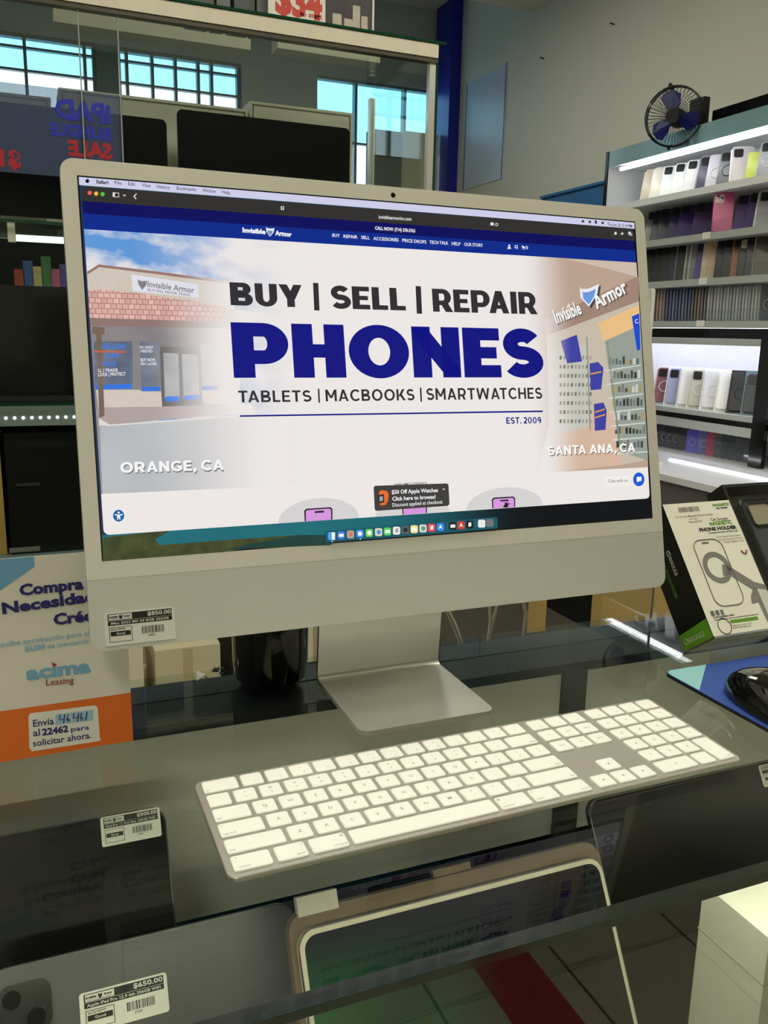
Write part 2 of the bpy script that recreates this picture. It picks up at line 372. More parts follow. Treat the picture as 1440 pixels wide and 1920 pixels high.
# stand
fx = .0645
plate = rrect(-fx,-.032,fx,.080,(.009,.009,0,0),6)
b = MB().prism([(x,y,.0048) for x,y in plate], (0,0,-.0043))
st = part('stand_foot', b, ALU, im)
nb = MB(); prof = []                                   # bent neck: centre line in y,z
for k in range(9):
    a = math.radians(-90 + 80*k/8); prof.append((.079+.010*math.cos(a)*1.0-.0, .0121+.0098*math.sin(a)))
prof.append((.0755,.17)); t_ = .0046
for sgn in (1,):
    L = []; Rr = []
    for i, p in enumerate(prof):
        a = prof[max(0,i-1)]; q = prof[min(len(prof)-1,i+1)]; d = Vector((q[0]-a[0], q[1]-a[1])).normalized(); n = Vector((-d.y, d.x))
        L.append((p[0]+n.x*t_/2, p[1]+n.y*t_/2)); Rr.append((p[0]-n.x*t_/2, p[1]-n.y*t_/2))
    loop = L + Rr[::-1]; nb.prism([(fx, y, z) for y, z in loop], (-2*fx,0,0))
part('stand_neck', nb, ALU, im, smooth=True)
# ---- display
SCW, SCT, SCB = .2615, H-.0132, H-.0132-.2955
scr = part('screen', F.slab([(-SCW,SCB),(SCW,SCB),(SCW,SCT),(-SCW,SCT)], 0.0, .00014), emit('screen_black', (3,3,5), 1.0, .5), im)
LAY = [0]
def L_():
    LAY[0] += 1; return .00016 + LAY[0]*.00002
def S(p): return F.px(*p)
def spoly(polys, m, name='screen_graphic'):
    d = L_(); o = None
    if len(polys) <= 12:
        for pl in polys: o = part(name, MB().poly(F.pts([S(p) for p in pl], d)), m, scr)
        return o
    mb = MB()
    for pl in polys: mb.poly(F.pts([S(p) for p in pl], d))
    return part(name, mb, m, scr, kind='stuff')
def suv(polys, m, name='screen_graphic'):
    d = L_(); mb = MB()
    for pl in polys: mb.poly(F.pts(pl, d))
    return part(name, mb, m, scr)
def stext(items, m, name='screen_lettering', heavy=None):
    d = L_()
    for it in items:
        mb = MB(); s, p0, p1, hp = it[:4]; bold = it[4] if len(it) > 4 else 0.0
        a = Vector(S(p0)); q = Vector(S(p1)); e = (q-a); wdt = e.length; e.normalize(); up = Vector((-e.y, e.x))
        hh = abs(S((p0[0], p0[1]-hp))[1] - a.y)
        ex = F.ex*e.x + F.ey*e.y; ey = F.ex*up.x + F.ey*up.y
        if heavy: put_heavy(mb, s, F(a.x, a.y, d), ex, ey, hh, wdt, t=heavy[0], gap=heavy[1], word=heavy[2], ty=heavy[3] if len(heavy) > 3 else None)
        else: put_text(mb, s, F(a.x, a.y, d), ex, ey, hh, wdt, bold)
        part(name, mb, m, scr)
def E_(rgb): return emit('scr_%d_%d_%d' % rgb, rgb, 1.0, .35)
PAGE = (236,231,228)
def fade(name, rgb, u0, u1, to=PAGE, rgb2=None, kind=None, scale=60.0, amt=.5):
    """screen picture colour that blends into the page colour between u0 (picture) and u1 (page)"""
    m = emit(name, rgb, 1.0, .35); nt = m.node_tree; b = nt.nodes['Principled BSDF']
    tc = nt.nodes.new('ShaderNodeTexCoord'); sx = nt.nodes.new('ShaderNodeSeparateXYZ'); nt.links.new(tc.outputs['Object'], sx.inputs[0])
    mr = nt.nodes.new('ShaderNodeMapRange'); mr.interpolation_type = 'SMOOTHSTEP'
    mr.inputs['From Min'].default_value = u0; mr.inputs['From Max'].default_value = u1; nt.links.new(sx.outputs[0], mr.inputs['Value'])
    src = None
    if rgb2 is not None:
        m2 = nt.nodes.new('ShaderNodeMix'); m2.data_type = 'RGBA'; m2.inputs['A'].default_value = lin(rgb); m2.inputs['B'].default_value = lin(rgb2)
        if kind == 'cloud':
            no = nt.nodes.new('ShaderNodeTexNoise'); no.inputs['Scale'].default_value = scale; no.inputs['Detail'].default_value = 4
            mp = nt.nodes.new('ShaderNodeMapping'); mp.inputs['Scale'].default_value = (1,1,1.9); nt.links.new(tc.outputs['Object'], mp.inputs[0]); nt.links.new(mp.outputs[0], no.inputs['Vector'])
            cr = nt.nodes.new('ShaderNodeMapRange'); cr.inputs['From Min'].default_value = .45; cr.inputs['From Max'].default_value = .62; nt.links.new(no.outputs['Fac'], cr.inputs['Value']); fac = cr.outputs[0]
        elif kind == 'tile':
            cx_ = nt.nodes.new('ShaderNodeCombineXYZ'); nt.links.new(sx.outputs[0], cx_.inputs[0]); nt.links.new(sx.outputs[2], cx_.inputs[1])
            br = nt.nodes.new('ShaderNodeTexBrick'); br.inputs['Scale'].default_value = scale; br.inputs['Color1'].default_value = (1,1,1,1); br.inputs['Color2'].default_value = (.62,.62,.62,1)
            br.inputs['Mortar'].default_value = (0,0,0,1); br.inputs['Mortar Size'].default_value = .035; br.inputs['Brick Width'].default_value = .42; br.inputs['Row Height'].default_value = .38; br.inputs['Mortar Smooth'].default_value = .6
            nt.links.new(cx_.outputs[0], br.inputs['Vector']); fac = br.outputs['Color']
        else:
            no = nt.nodes.new('ShaderNodeTexNoise'); no.inputs['Scale'].default_value = scale; no.inputs['Detail'].default_value = 5; nt.links.new(tc.outputs['Object'], no.inputs['Vector']); fac = no.outputs['Fac']
        nt.links.new(fac, m2.inputs['Factor']); src = m2.outputs['Result']
    mx = nt.nodes.new('ShaderNodeMix'); mx.data_type = 'RGBA'; mx.inputs['A'].default_value = lin(rgb); mx.inputs['B'].default_value = lin(to)
    if src: nt.links.new(src, mx.inputs['A'])
    nt.links.new(mr.outputs[0], mx.inputs['Factor']); nt.links.new(mx.outputs['Result'], b.inputs['Emission Color'])
    return m
su = lambda x, y: S((x, y))[0]
# wallpaper: dark teal bay with a grassy shore
wall_top, WL_, WR_ = SCT-.0012, -SCW+.0012, SCW-.0012
suv([[(WL_,SCB+.0012),(WR_,SCB+.0012),(WR_,wall_top),(WL_,wall_top)]], fade('wallpaper', (30,118,128), su(640,1000), su(990,985), (5,9,18), rgb2=(22,92,108), scale=25))
spoly([[(193,1052),(193,1008),(320,994),(290,1012),(300,1022),(430,1012),(560,1003),(480,1021),(430,1034),(200,1052)]], fade('shore', (26,34,22), 5, 6, rgb2=(84,92,50), scale=120))
spoly([[(420,1030),(560,1003),(640,1003),(620,1022)]], fade('shore2', (22,70,70), 5, 6, rgb2=(34,50,36), scale=90))
# window bands, heights from the photograph
def vrow(l, r): return (S((150,l))[1] + S((1190,r))[1]) / 2
v1 = vrow(347,429.5); v2 = vrow(377,452); v3 = vrow(400,470); v4 = vrow(429.5,492.5); vb = (S((198,1004))[1]+S((1216,934))[1])/2
suv([[(WL_,vb),(-SCW+.004,vb),(-SCW+.004,v1),(WL_,v1)]], E_((34,52,84)))
suv([[(WL_,v1),(WR_,v1),(WR_,wall_top),(WL_,wall_top)]], E_((205,205,232)), 'menu_bar')
wx0, wx1 = -SCW+.0026, SCW-.0022
suv([[(u, v) for u, v in rrect(wx0, vb, wx1, v1-.0004, .0045, 5)]], E_(PAGE), 'page')
suv([rrect(wx0, v2, wx1, v1-.0004, (0,0,.004,.004), 4)], E_((48,47,46)), 'tool_bar')
suv([[(wx0,v3),(wx1,v3),(wx1,v2),(wx0,v2)]], E_((4,8,92)), 'call_bar')
suv([[(wx0,v4),(wx1,v4),(wx1,v3),(wx0,v3)]], E_((6,42,140)), 'navigation_bar')
# ---- left picture: shop front under a sky
u1 = su(330,600); u2 = su(455,600)
vi = S((192,926))[1]
suv([[(wx0,vi),(su(620,600),vi),(su(620,600),v4),(wx0,v4)]], fade('sky', (92,150,214), su(230,470), su(560,470), rgb2=(226,224,228), kind='cloud', scale=26))
suv([[(wx0,vi),(su(300,850),vi),(su(300,850),S((300,755))[1]),(wx0,S((180,640))[1])]], fade('picture_ground', (150,146,148), su(240,850), su(300,850), (190,188,190)))
spoly([[(165,548),(163,514),(186,500),(300,514),(440,533),(440,580),(250,556)]], fade('stucco', (212,203,190), su(330,540), su(440,540), rgb2=(198,188,175), scale=200))
spoly([[(163,510),(185,496),(300,510),(440,529),(440,534),(300,515),(186,501),(164,515)]], fade('coping', (150,118,108), su(330,540), su(450,540)))
spoly([[(165,545),(190,543),(250,549),(370,566),(480,588),(480,606),(330,602),(168,597)]], fade('roof', (172,112,104), su(300,580), su(465,580), rgb2=(226,186,176), kind='tile', scale=95))
spoly([[(168,596),(330,601),(470,606),(470,618),(330,615),(169,612)]], fade('fascia', (142,118,112), su(280,600), su(450,600)))
spoly([[(169,611),(330,614),(450,617),(450,768),(180,768)]], fade('shade', (122,117,122), su(290,640), su(425,640), rgb2=(150,142,142), scale=40))
spoly([[(176,640),(248,640),(249,722),(178,724)],[(262,641),(297,642),(300,728),(265,728)],[(374,645),(406,646),(410,724),(380,725)]], fade('shop_glass', (44,58,84), su(250,700), su(430,700), rgb2=(130,140,158), scale=70))
spoly([[(178,722),(247,720),(247,729),(179,731)],[(266,726),(299,725),(300,733),(267,734)],[(379,724),(409,723),(409,731),(380,732)]], fade('sill_blue', (52,116,220), su(300,700), su(450,700)))
spoly([[(306,659),(334,660),(337,752),(309,753)],[(341,661),(370,662),(375,748),(344,750)]], fade('door_glass', (84,92,96), su(280,700), su(430,700), rgb2=(180,182,184), scale=50))
spoly([[(300,650),(376,652),(381,758),(303,762)]], fade('door_frame', (88,84,84), su(280,700), su(430,700)))
spoly([[(306,662),(334,663),(337,746),(309,747)],[(341,664),(370,665),(374,743),(344,745)]], fade('door_pane', (104,112,116), su(280,700), su(430,700), rgb2=(196,198,200), scale=60))
spoly([[(310,744),(336,743),(337,752),(310,753)],[(345,742),(374,740),(375,748),(345,750)]], fade('door_sill', (60,128,232), su(300,700), su(430,700)))
spoly([[(180,731),(262,731),(265,734),(302,734),(304,764),(265,763),(184,765)],[(378,732),(450,730),(450,758),(381,757)]], fade('plinth', (214,205,192), su(290,700), su(430,700), rgb2=(200,190,178), scale=150))
spoly([[(183,764),(305,763),(470,757),(480,775),(300,787),(187,797)]], fade('pavement', (176,160,158), su(270,700), su(450,700)))
spoly([[(185,784),(205,796),(480,776),(480,780),(205,800),(186,800)]], fade('kerb', (222,216,212), su(270,700), su(450,700)))
spoly([[(187,797),(205,799),(480,779),(540,776),(540,911),(192,926)]], fade('road', (166,170,176), su(240,850), su(525,850), rgb2=(196,199,202), scale=14))
spoly([[(174,612),(196,614),(196,626),(190,628),(196,780),(186,784),(180,628),(172,624)]], fade('shop_post', (128,108,94), 5, 6, rgb2=(108,90,80), scale=90))
spoly([[(246,515),(370,533),(373,559),(249,546)]], fade('sign_board', (222,222,232), su(330,540), su(520,540)))
grey_p = E_((128,128,134))
def shield(cx, cy, hgt, tilt=0.0):
    pts = [(-.36,.42),(-.30,.30),(0,.24),(.30,.30),(.42,.34),(.36,-.05),(.02,-.5),(-.32,-.05)]
    return [(cx + hgt*x, cy - hgt*y + tilt*hgt*x) for x, y in pts]
spoly([shield(266,533,22,.12)], grey_p)
stext([('Invisible Armor', (276,538), (364,550), 11, .02)], grey_p)
stext([('BUY·SELL·REPAIR·TRADE', (277,546), (356,556), 5, .01)], grey_p)
stext([('AID.COM', (190,653), (234,654), 9, .03), ('DAY', (201,672), (224,672), 10, .03), ('VICE', (190,687), (218,687), 9, .03)], E_((70,120,220)))
spoly([[(176,658),(236,659),(236,662),(176,661)]], E_((205,96,70)))
stext([('LL | TRADE', (184,698), (221,697), 6, .02), ('LOCK | PROTECT', (184,706), (236,704), 6, .02), ('BUY NOW,', (264,678), (292,678), 6, .02), ('PAY LATER', (264,685), (294,685), 5, .02), ('NO CREDIT', (262,654), (288,654), 5, .01), ('NEEDED', (264,661), (286,661), 5, .01)], E_((232,232,236)))
# ---- right picture: shop inside a mall
suv([[(su(960,700),S((1216,876))[1]),(wx1,S((1216,876))[1]),(wx1,v4),(su(960,700),v4)]], fade('mall_wall', PAGE, su(985,700), su(1085,700), (186,160,142)))
fr_ = lambda name, rgb, a=1005, b_=1085, **k: fade(name, PAGE, su(a,700), su(b_,700), rgb, **k)
spoly([[(1060,486),(1192,493),(1194,520),(1140,505)]], fr_('mall_ceiling', (205,186,172)))
spoly([[(1020,600),(1196,518),(1197,566),(1024,632)]], fr_('mall_fascia', (158,132,116)))
spoly([[(1024,630),(1197,565),(1214,862),(1162,872),(1030,850)]], fr_('mall_inside', (198,186,168)))
spoly([[(1120,606),(1197,572),(1199,612),(1130,640)]], fr_('mall_soffit', (232,190,132)))
spoly([[(1034,770),(1150,770),(1166,872),(1030,886),(1010,884)]], fr_('mall_floor', (212,180,158)))
spoly([[(1133,640),(1199,610),(1214,864),(1160,846)]], fr_('mall_case', (150,158,148)))
spoly([[(1030,655),(1100,648),(1104,800),(1034,818)]], fr_('mall_case2', (196,194,182)))
rn = random.Random(3); cols = {}
for r in range(7):
    y = 680 + r*26
    for k in range(9):
        x = 1140 + k*6.5 + r*2.4
        if x > 1204: continue
        c = rn.choice(((70,72,66),(120,124,110),(52,54,54),(170,150,96),(96,104,112),(200,204,196)))
        h_ = rn.uniform(7,16); cols.setdefault(c, []).append([(x,y+4),(x+4.6,y+3),(x+4.4,y+3-h_),(x-.2,y+4-h_)])
for r in range(8):
    y = 672 + r*17
    for k in range(9):
        x = 1048 + k*7; c = rn.choice(((150,150,142),(168,160,150),(120,122,120))); cols.setdefault(c, []).append([(x,y+3),(x+4,y+2),(x+4,y-5),(x,y-4)])
for c, pl in cols.items(): spoly(pl, E_(c))
spoly([[(1134+i*2.4,694+i*26),(1200+i*2.2,684+i*27),(1200+i*2.2,686+i*27),(1134+i*2.4,697+i*26)] for i in range(7)], E_((205,214,206)))
spoly([[(1136,640),(1138,640),(1163,845),(1160,846)],[(1098,632),(1100,632),(1106,806),(1104,806)]], E_((120,140,128)))
spoly([[(1104,682),(1120,679),(1130,690),(1126,730),(1106,732)],[(1112,758),(1130,755),(1136,770),(1134,806),(1114,808)],[(1050,640),(1080,628),(1090,678),(1062,682)]], fr_('banner', (62,66,160), 1000, 1075))
spoly([[(1114,772),(1132,766),(1132,769),(1114,775)],[(1114,782),(1133,776),(1133,779),(1114,785)],[(1106,700),(1126,696),(1126,699),(1106,703)]], E_((214,150,70)))
spoly([[(1183,594),(1197,588),(1199,656),(1193,658)]], E_((26,74,206)))
stext([('C', (1190,608), (1196,606), 8, .02)], E_((220,228,245)))
spoly([shield(1106,556,46,-.25)], E_((70,66,70))); spoly([shield(1102,553,46,-.25)], E_((232,236,244))); spoly([shield(1102,556,32,-.25)], E_((110,152,222)))
stext([('Invisible', (1044,609), (1092,590), 25, .03), ('Armor', (1119,582), (1180,549), 26, .03)], E_((96,84,78)))
stext([('Invisible', (1042,607), (1090,588), 25, .03), ('Armor', (1117,580), (1176,547), 26, .03)], E_((244,242,240)))
# ---- lettering of the page
dk = E_((48,46,50)); navy = E_((8,14,128)); wht = E_((246,246,250))
stext([('BUY', (432,573), (566,577), 43), ('|', (588,577.5), (598,578), 43), ('SELL', (621,579), (760,583), 43), ('|', (780,583.5), (790,584), 43), ('REPAIR', (811,585), (1005,590), 43)], dk, 'heading_lettering', (.285,.085,.14,.205))
stext([('PHONES', (438,709), (1016,708), 104)], navy, 'headline_lettering', (.32,.06,.3,.25))
stext([('TABLETS', (447,755), (583,753.5), 22), ('|', (596,753), (599,753), 22), ('MACBOOKS', (610,753), (776,751), 22), ('|', (787,751), (790,751), 22), ('SMARTWATCHES', (799,750.5), (1015,748), 22)], dk, 'subheading_lettering', (.205,.16,.20,.17))
spoly([[(449,779),(1016,770),(1016,773),(449,782)]], navy)
stext([('EST. 2009', (948,795), (1013,794), 12)], navy, 'page_lettering', (.21,.15,.3))
stext([('ORANGE, CA', (228,889), (420,884), 20)], E_((120,124,130)), 'page_lettering', (.24,.12,.3))
stext([('ORANGE, CA', (226,887), (419,881), 20)], E_((244,244,244)), 'page_lettering', (.24,.12,.3))
stext([('SANTA ANA, CA', (1028,856), (1190,849), 17)], E_((130,118,108)), 'page_lettering', (.23,.12,.3))
stext([('SANTA ANA, CA', (1026,854), (1189,847), 17)], E_((248,246,242)), 'page_lettering', (.23,.12,.3))
stext([('Safari', (180,345), (203,347), 6.5, .03), ('File', (215,347), (228,348), 6.5, .005), ('Edit', (240,349), (253,350), 6.5, .005), ('View', (266,351), (282,353), 6.5, .005), ('History', (294,354), (318,356), 6.5, .005), ('Bookmarks', (331,357), (367,360), 6.5, .005), ('Window', (379,361), (404,363), 6.5, .005), ('Help', (416,364), (431,366), 6.5, .005), ('Thu Jun 26  5:14 PM', (1137,424), (1183,428), 6, .01)], E_((30,30,44)), 'menu_lettering')
def circ(x, y, r, n=16, ky=1.0): return [(x + r*math.cos(2*math.pi*k/n), y - r*ky*math.sin(2*math.pi*k/n)) for k in range(n)]
spoly([circ(163.5,341,3.6), [(163,337),(166,334.5),(165.5,337)]], E_((6,6,10)), 'menu_icon')
spoly([circ(1104,417,2.6,10), circ(1128,419,2.6,10), circ(1091,416,2.6,10), [(1113,414),(1117,414.5),(1117.5,421),(1113.5,420.5)]], E_((60,60,80)), 'menu_icon')
for (x, y, c) in ((168,363,(236,92,84)), (180,364.5,(240,186,70)), (192,365.5,(92,190,66))): spoly([circ(x,y,4)], E_(c), 'window_button')
lt = E_((226,224,220))
spoly([[(211,362),(223,363),(223,371.5),(211,370.5)]], lt, 'tool_icon'); spoly([[(215,363.5),(222,364),(222,370.5),(215,370)]], E_((49,48,47)), 'tool_icon')
spoly([[(230,366.5),(231.5,366),(233,368),(234.5,366.4),(236,367),(233,370)], [(255,364),(256.5,365),(252,369.5),(255.5,374),(254,375),(249.5,369.5)], [(1150,436),(1154,436),(1154,441),(1150,441)], [(1164,436),(1165.4,436),(1165.4,442),(1164,442)], [(1161.6,438.3),(1167.6,438.5),(1167.6,439.8),(1161.6,439.6)], [(1176,435.5),(1180.5,436),(1180.5,440.5),(1176,440)], [(1178,438),(1183,438.5),(1183,443),(1178,442.5)], [(525.5,388),(531.5,388.5),(531.5,395),(525.5,394.5)], [(918,418),(924,418.5),(924,424),(918,423.5)], circ(929.5,422,3,10)], lt, 'tool_icon')
spoly([[(527,389.5),(530,389.8),(530,393),(527,392.8)], circ(929.5,422,1.8,10), [(1179.5,439.2),(1181.8,439.5),(1181.8,441.8),(1179.5,441.5)]], E_((49,48,47)), 'tool_icon')
stext([('invisiblearmorinc.com', (709,411), (770,415), 6.5, .02)], lt, 'address_lettering')
stext([('CALL NOW: (714) 278-3763', (702,431.5), (777,437), 6, .025), ('BUY', (622,445), (636,446), 6, .012), ('REPAIR', (643,447), (669,448.5), 6, .012), ('SELL', (676,449), (692,450), 6, .012), ('ACCESSORIES', (699,451), (746,454), 6, .012), ('PRICE DROPS', (753,454.5), (798,458), 6, .012), ('TECH TALK', (804,458), (839,460), 6, .012), ('HELP', (845.5,460.5), (862,461.5), 6, .012), ('OUR STORY', (869,462), (904,464), 6, .012), ('0', (984,468), (988,468.3), 6, .012), ('Invisible', (454,436.5), (497,440), 8.5, .045), ('Armor', (515,442), (546,445), 8.5, .045)], wht, 'navigation_lettering')
spoly([shield(505,435,20,.1), circ(953,461.5,1.9,10), [(949.5,467.5),(951,464),(955,464),(956.5,467.8)], circ(966,463.5,3,12), [(967.5,465),(969.5,467.4),(968.6,468),(966.7,466)], [(976,461.5),(978,461.5),(978.6,463),(982.5,463.4),(981.5,466.5),(978,466.3)], circ(979,468,.8,8), circ(981.5,468.3,.8,8)], wht, 'navigation_icon')
spoly([shield(505,437,13,.1)], E_((120,140,190)), 'navigation_icon'); spoly([circ(966,463.5,1.9,12)], E_((6,42,140)), 'navigation_icon')
# grey discs and the tops of lilac phones, cut by the window's lower edge
def yb_at(x): return 1003.5 + (933.5-1003.5)*(x-198)/(1216-198)
disc = []
for cx, top, rx in ((596,934,76), (772,936,70), (944,914,72)):
    pts = [(x, yb_at(x)-.3) for x in (cx-rx, cx+rx)]
    a = [(cx + rx*math.cos(math.radians(t)), yb_at(cx) - (yb_at(cx)-top)*math.sin(math.radians(t)) + (yb_at(cx + rx*math.cos(math.radians(t)))-yb_at(cx))) for t in range(0, 181, 12)]
    disc.append(a)
spoly(disc, E_((212,210,210)))
spoly([[(569,958),(573,954),(618,951),(622,954),(622,974.2),(570,977.8)], [(752,945),(799,942),(799,962),(753,965.2)], [(920,937),(924,933),(960,931),(964,934),(964,950.6),(921,953.4)]], E_((26,22,30)))
spoly([[(572,959),(575,956.5),(616,953.5),(619.5,956),(619.5,974),(572.5,977.4)], [(754,945),(797,942),(797,962),(755,964.8)], [(922.5,938),(926,935.5),(959,933.3),(962,935.8),(962,950.3),(923,953)]], E_((214,150,220)))
spoly([[(589,958.5),(606,957.4),(606,961),(589,962)], [(936,937.5),(951,936.5),(951,939.4),(936,940.4)], [(941,952),(945,944),(940,941),(947,943),(950,938),(949,944),(956,944),(950,947),(951,951.4)]], E_((30,20,34)))
stext([('HABLAMOS ESPAÑOL', (738,911.5), (800,908.5), 5, .012)], E_((70,68,70)))
# banner, buttons
spoly([[(699,914),(702,911),(836,906.5),(839,909),(841,945),(838,948.5),(704,958),(701,955)]], E_((62,60,58)), 'popup')
stext([('$50 Off Apple Watches', (733,926.5), (819.5,922.5), 7.5, .02), ('Click here to browse!', (734,939), (815,935), 7.5, .02), ('Discount applied at checkout', (734.5,950.5), (828,944), 7, .004), ('×', (828,920), (832.5,919.8), 5, 0)], wht, 'popup_lettering')
spoly([[(709,922),(714,919),(724,921),(727,926),(726,940),(721,947),(712,948),(710,944)]], E_((232,104,44)), 'popup_icon'); spoly([[(707,929),(718,926.5),(719,942),(708,944)]], E_((30,30,34)), 'popup_icon'); spoly([[(709.5,931.5),(716,930),(716.6,939),(710,940.5)]], E_((150,160,170)), 'popup_icon')
spoly([circ(222,967,11.5,24,1.05)], E_((240,242,246)), 'access_button'); spoly([circ(222,967,10.6,24,1.05)], E_((30,96,164)), 'access_button')
spoly([circ(222,961.3,2,10), [(214.5,964),(222,965.2),(229.5,963.4),(229.6,965),(224.6,967.3),(225.4,974.2),(223.6,974.4),(222,970),(220.6,974.6),(218.9,974.5),(219.6,967.6),(214.6,965.6)]], wht, 'access_button')
spoly([circ(222,967,11.5,24,1.05)[:0] or [(221,957),(221.2,957),(221.1,957.1)]], wht)
spoly([[(1133,896),(1136,893.5),(1176,891.5),(1179,894),(1180,908),(1177,910.5),(1137,912.5),(1134,910)]], E_((240,237,234)), 'chat_button')
stext([('Chat with us', (1138,905.5), (1174,903.5), 6.5, 0)], E_((96,94,94)), 'chat_lettering')
spoly([circ(1195,899,10.6,24,1.22)], E_((24,88,214)), 'chat_button'); spoly([[(1191,894.5),(1200,894),(1200,902),(1195.5,902.3),(1192.5,905),(1192.4,902.5),(1191,902.5)]], wht, 'chat_button')
# dock
ic = [(620,(70,160,232)),(638,(52,120,222)),(655.5,(176,160,150)),(673,(66,140,224)),(690.5,(104,206,92)),(708,(214,216,190)),(724.5,(88,204,96)),(741.5,(234,232,230)),(758,(92,94,98)),(774.5,(240,226,150)),(791,(224,206,206)),(807,(232,66,84)),(823.5,(52,134,232)),(846.5,(30,30,32)),(862,(196,60,54)),(878,(22,22,24)),(900.5,(232,232,230)),(916,(112,116,118))]
def dock_y(x): return 1005 + (980.5-1005)*(x-620)/(916-620)
spoly([[(608,dock_y(608)-10),(930,dock_y(930)-10),(931,dock_y(931)+11),(609,dock_y(609)+11)]], E_((20,86,98)), 'dock')
for x, c in ic:
    y = dock_y(x); spoly([rrect(x-6.8, y-7.4, x+6.8, y+7.4, 3, 3)], E_(c), 'dock_icon')
det = {}
for x, c, r in ((638,(240,244,250),'e'),(673,(240,244,250),'c'),(690.5,(240,255,240),'c'),(758,(40,40,42),'c'),(807,(250,240,240),'n'),(823.5,(245,248,252),'a'),(741.5,(170,160,158),'n'),(862,(250,230,220),'a'),(620,(236,244,250),'h'),(846.5,(240,240,240),'e'),(878,(230,230,230),'n'),(708,(80,150,220),'c'),(791,(90,160,120),'c'),(774.5,(250,248,236),'e'),(655.5,(220,110,90),'n'),(724.5,(240,255,240),'e')):
    y = dock_y(x)
    pl = {'e': [(x-4.4,y-2.6),(x+4.4,y-3),(x+4.4,y+3),(x-4.4,y+3.4)], 'c': circ(x,y,4.2,12,1.05), 'n': [(x-2.5,y-3.5),(x+3,y-4.5),(x+3,y+3),(x-2.5,y+4)], 'a': [(x-4,y+4),(x,y-5),(x+4,y+4),(x,y+1)], 'h': [(x,y-7),(x+6.2,y-7),(x+6.2,y+7),(x,y+7)]}[r]
    det.setdefault(c, []).append(pl)
for c, pl in det.items(): spoly(pl, E_(c), 'dock_icon')
spoly([[(888.5,dock_y(888)-7),(889.3,dock_y(889)-7),(889.8,dock_y(889)+7),(889,dock_y(889)+7)], [(835,dock_y(835)-7),(835.8,dock_y(835)-7),(836,dock_y(835)+7),(835.2,dock_y(835)+7)]], E_((60,120,128)), 'dock')
spoly([circ(620.5,dock_y(620)+10,1.1,8), circ(673.5,dock_y(673)+10,1.1,8)], wht, 'dock')

# ---- price labels
def price_label(parent, fr, x0, y0, x1, y1, price, line, cond, num, skew=0.0):
    """sticker on frame fr, with its print as sub-parts"""
    wd, hg = x1-x0, y1-y0
    lb = part('price_label', fr.slab(rrect(x0,y0,x1,y1,wd*.035,4), .0001, .0006), CARD, parent, label='white price label with black print')
    d = .0007; P = lambda a, b_: fr(x0+wd*a, y0+hg*b_, d); mb = MB()
    def rc(a, b_, c_, e, dd=0): mb.poly([fr(x0+wd*a,y0+hg*b_,d+dd), fr(x0+wd*c_,y0+hg*b_,d+dd), fr(x0+wd*c_,y0+hg*e,d+dd), fr(x0+wd*a,y0+hg*e,d+dd)])
    rc(.05,.60,.96,.95)
    rc(.06,.10,.38,.115); rc(.06,.53,.38,.545); rc(.06,.10,.068,.54); rc(.372,.10,.38,.54); rc(.08,.28,.36,.42)
    x = .52; rb = random.Random(num)
    while x < .84:
        wv = rb.choice((.006,.009,.014)); rc(x, .27, x+wv, .49); x += wv + rb.choice((.006,.008,.012))
    put_text(mb, num, P(.60,.175), fr.ex, fr.ey, hg*.06, bold=.01)
    put_text(mb, {'24850': 'Silver 256GB', '27304': 'Space Gray 256GB WiFi'}.get(num, ''), P(.085,.455), fr.ex, fr.ey, hg*.055, wd*.2, bold=.02)
    part('print', mb, INK, lb)
    d2 = .00078; mw = MB()
    def rw(a, b_, c_, e): mw.poly([fr(x0+wd*a,y0+hg*b_,d2), fr(x0+wd*c_,y0+hg*b_,d2), fr(x0+wd*c_,y0+hg*e,d2), fr(x0+wd*a,y0+hg*e,d2)])
    rw(.065,.76,.39,.93)
    put_text(mw, price, fr(x0+wd*.95,y0+hg*.80,d2), fr.ex, fr.ey, hg*.12, wd*.34, bold=.02, align='r')
    put_text(mw, line, fr(x0+wd*.5,y0+hg*.635,d2), fr.ex, fr.ey, hg*.07, min(wd*.84, wd*.033*len(line)), bold=.015, align='c')
    rw(.05,.735,.96,.742)
    if cond: put_text(mw, cond, fr(x0+wd*.22,y0+hg*.32,d2), fr.ex, fr.ey, hg*.065, wd*.12, bold=.02, align='c')
    part('lettering', mw, CARD, lb)
    d3 = .00086; mk = MB()
    put_text(mk, 'Invisible', fr(x0+wd*.072,y0+hg*.83,d3), fr.ex, fr.ey, hg*.06, wd*.12, bold=.05)
    put_text(mk, 'Armor', fr(x0+wd*.27,y0+hg*.83,d3), fr.ex, fr.ey, hg*.06, wd*.1, bold=.05)
    cx, cy = x0+wd*.232, y0+hg*.845; mk.poly([fr(cx+hg*a, cy+hg*b_, d3) for a, b_ in ((-.055,.06),(0,.04),(.055,.06),(.05,-.01),(0,-.08),(-.05,-.01))])
    mk.poly([fr(x0+wd*a,y0+hg*b_,d3) for a, b_ in ((.08,.785),(.36,.785),(.36,.795),(.08,.795))])
    part('logo_print', mk, INK, lb)
    return lb
a = F.px(194,1214); b = F.px(330,1136)
price_label(im, F, F.px(196,1180)[0], F.px(262,1205)[1], F.px(328,1165)[0], F.px(262,1143)[1], '$850.00', 'iMac 2023 M3 24 8GB 256GB', 'Good', '24850')

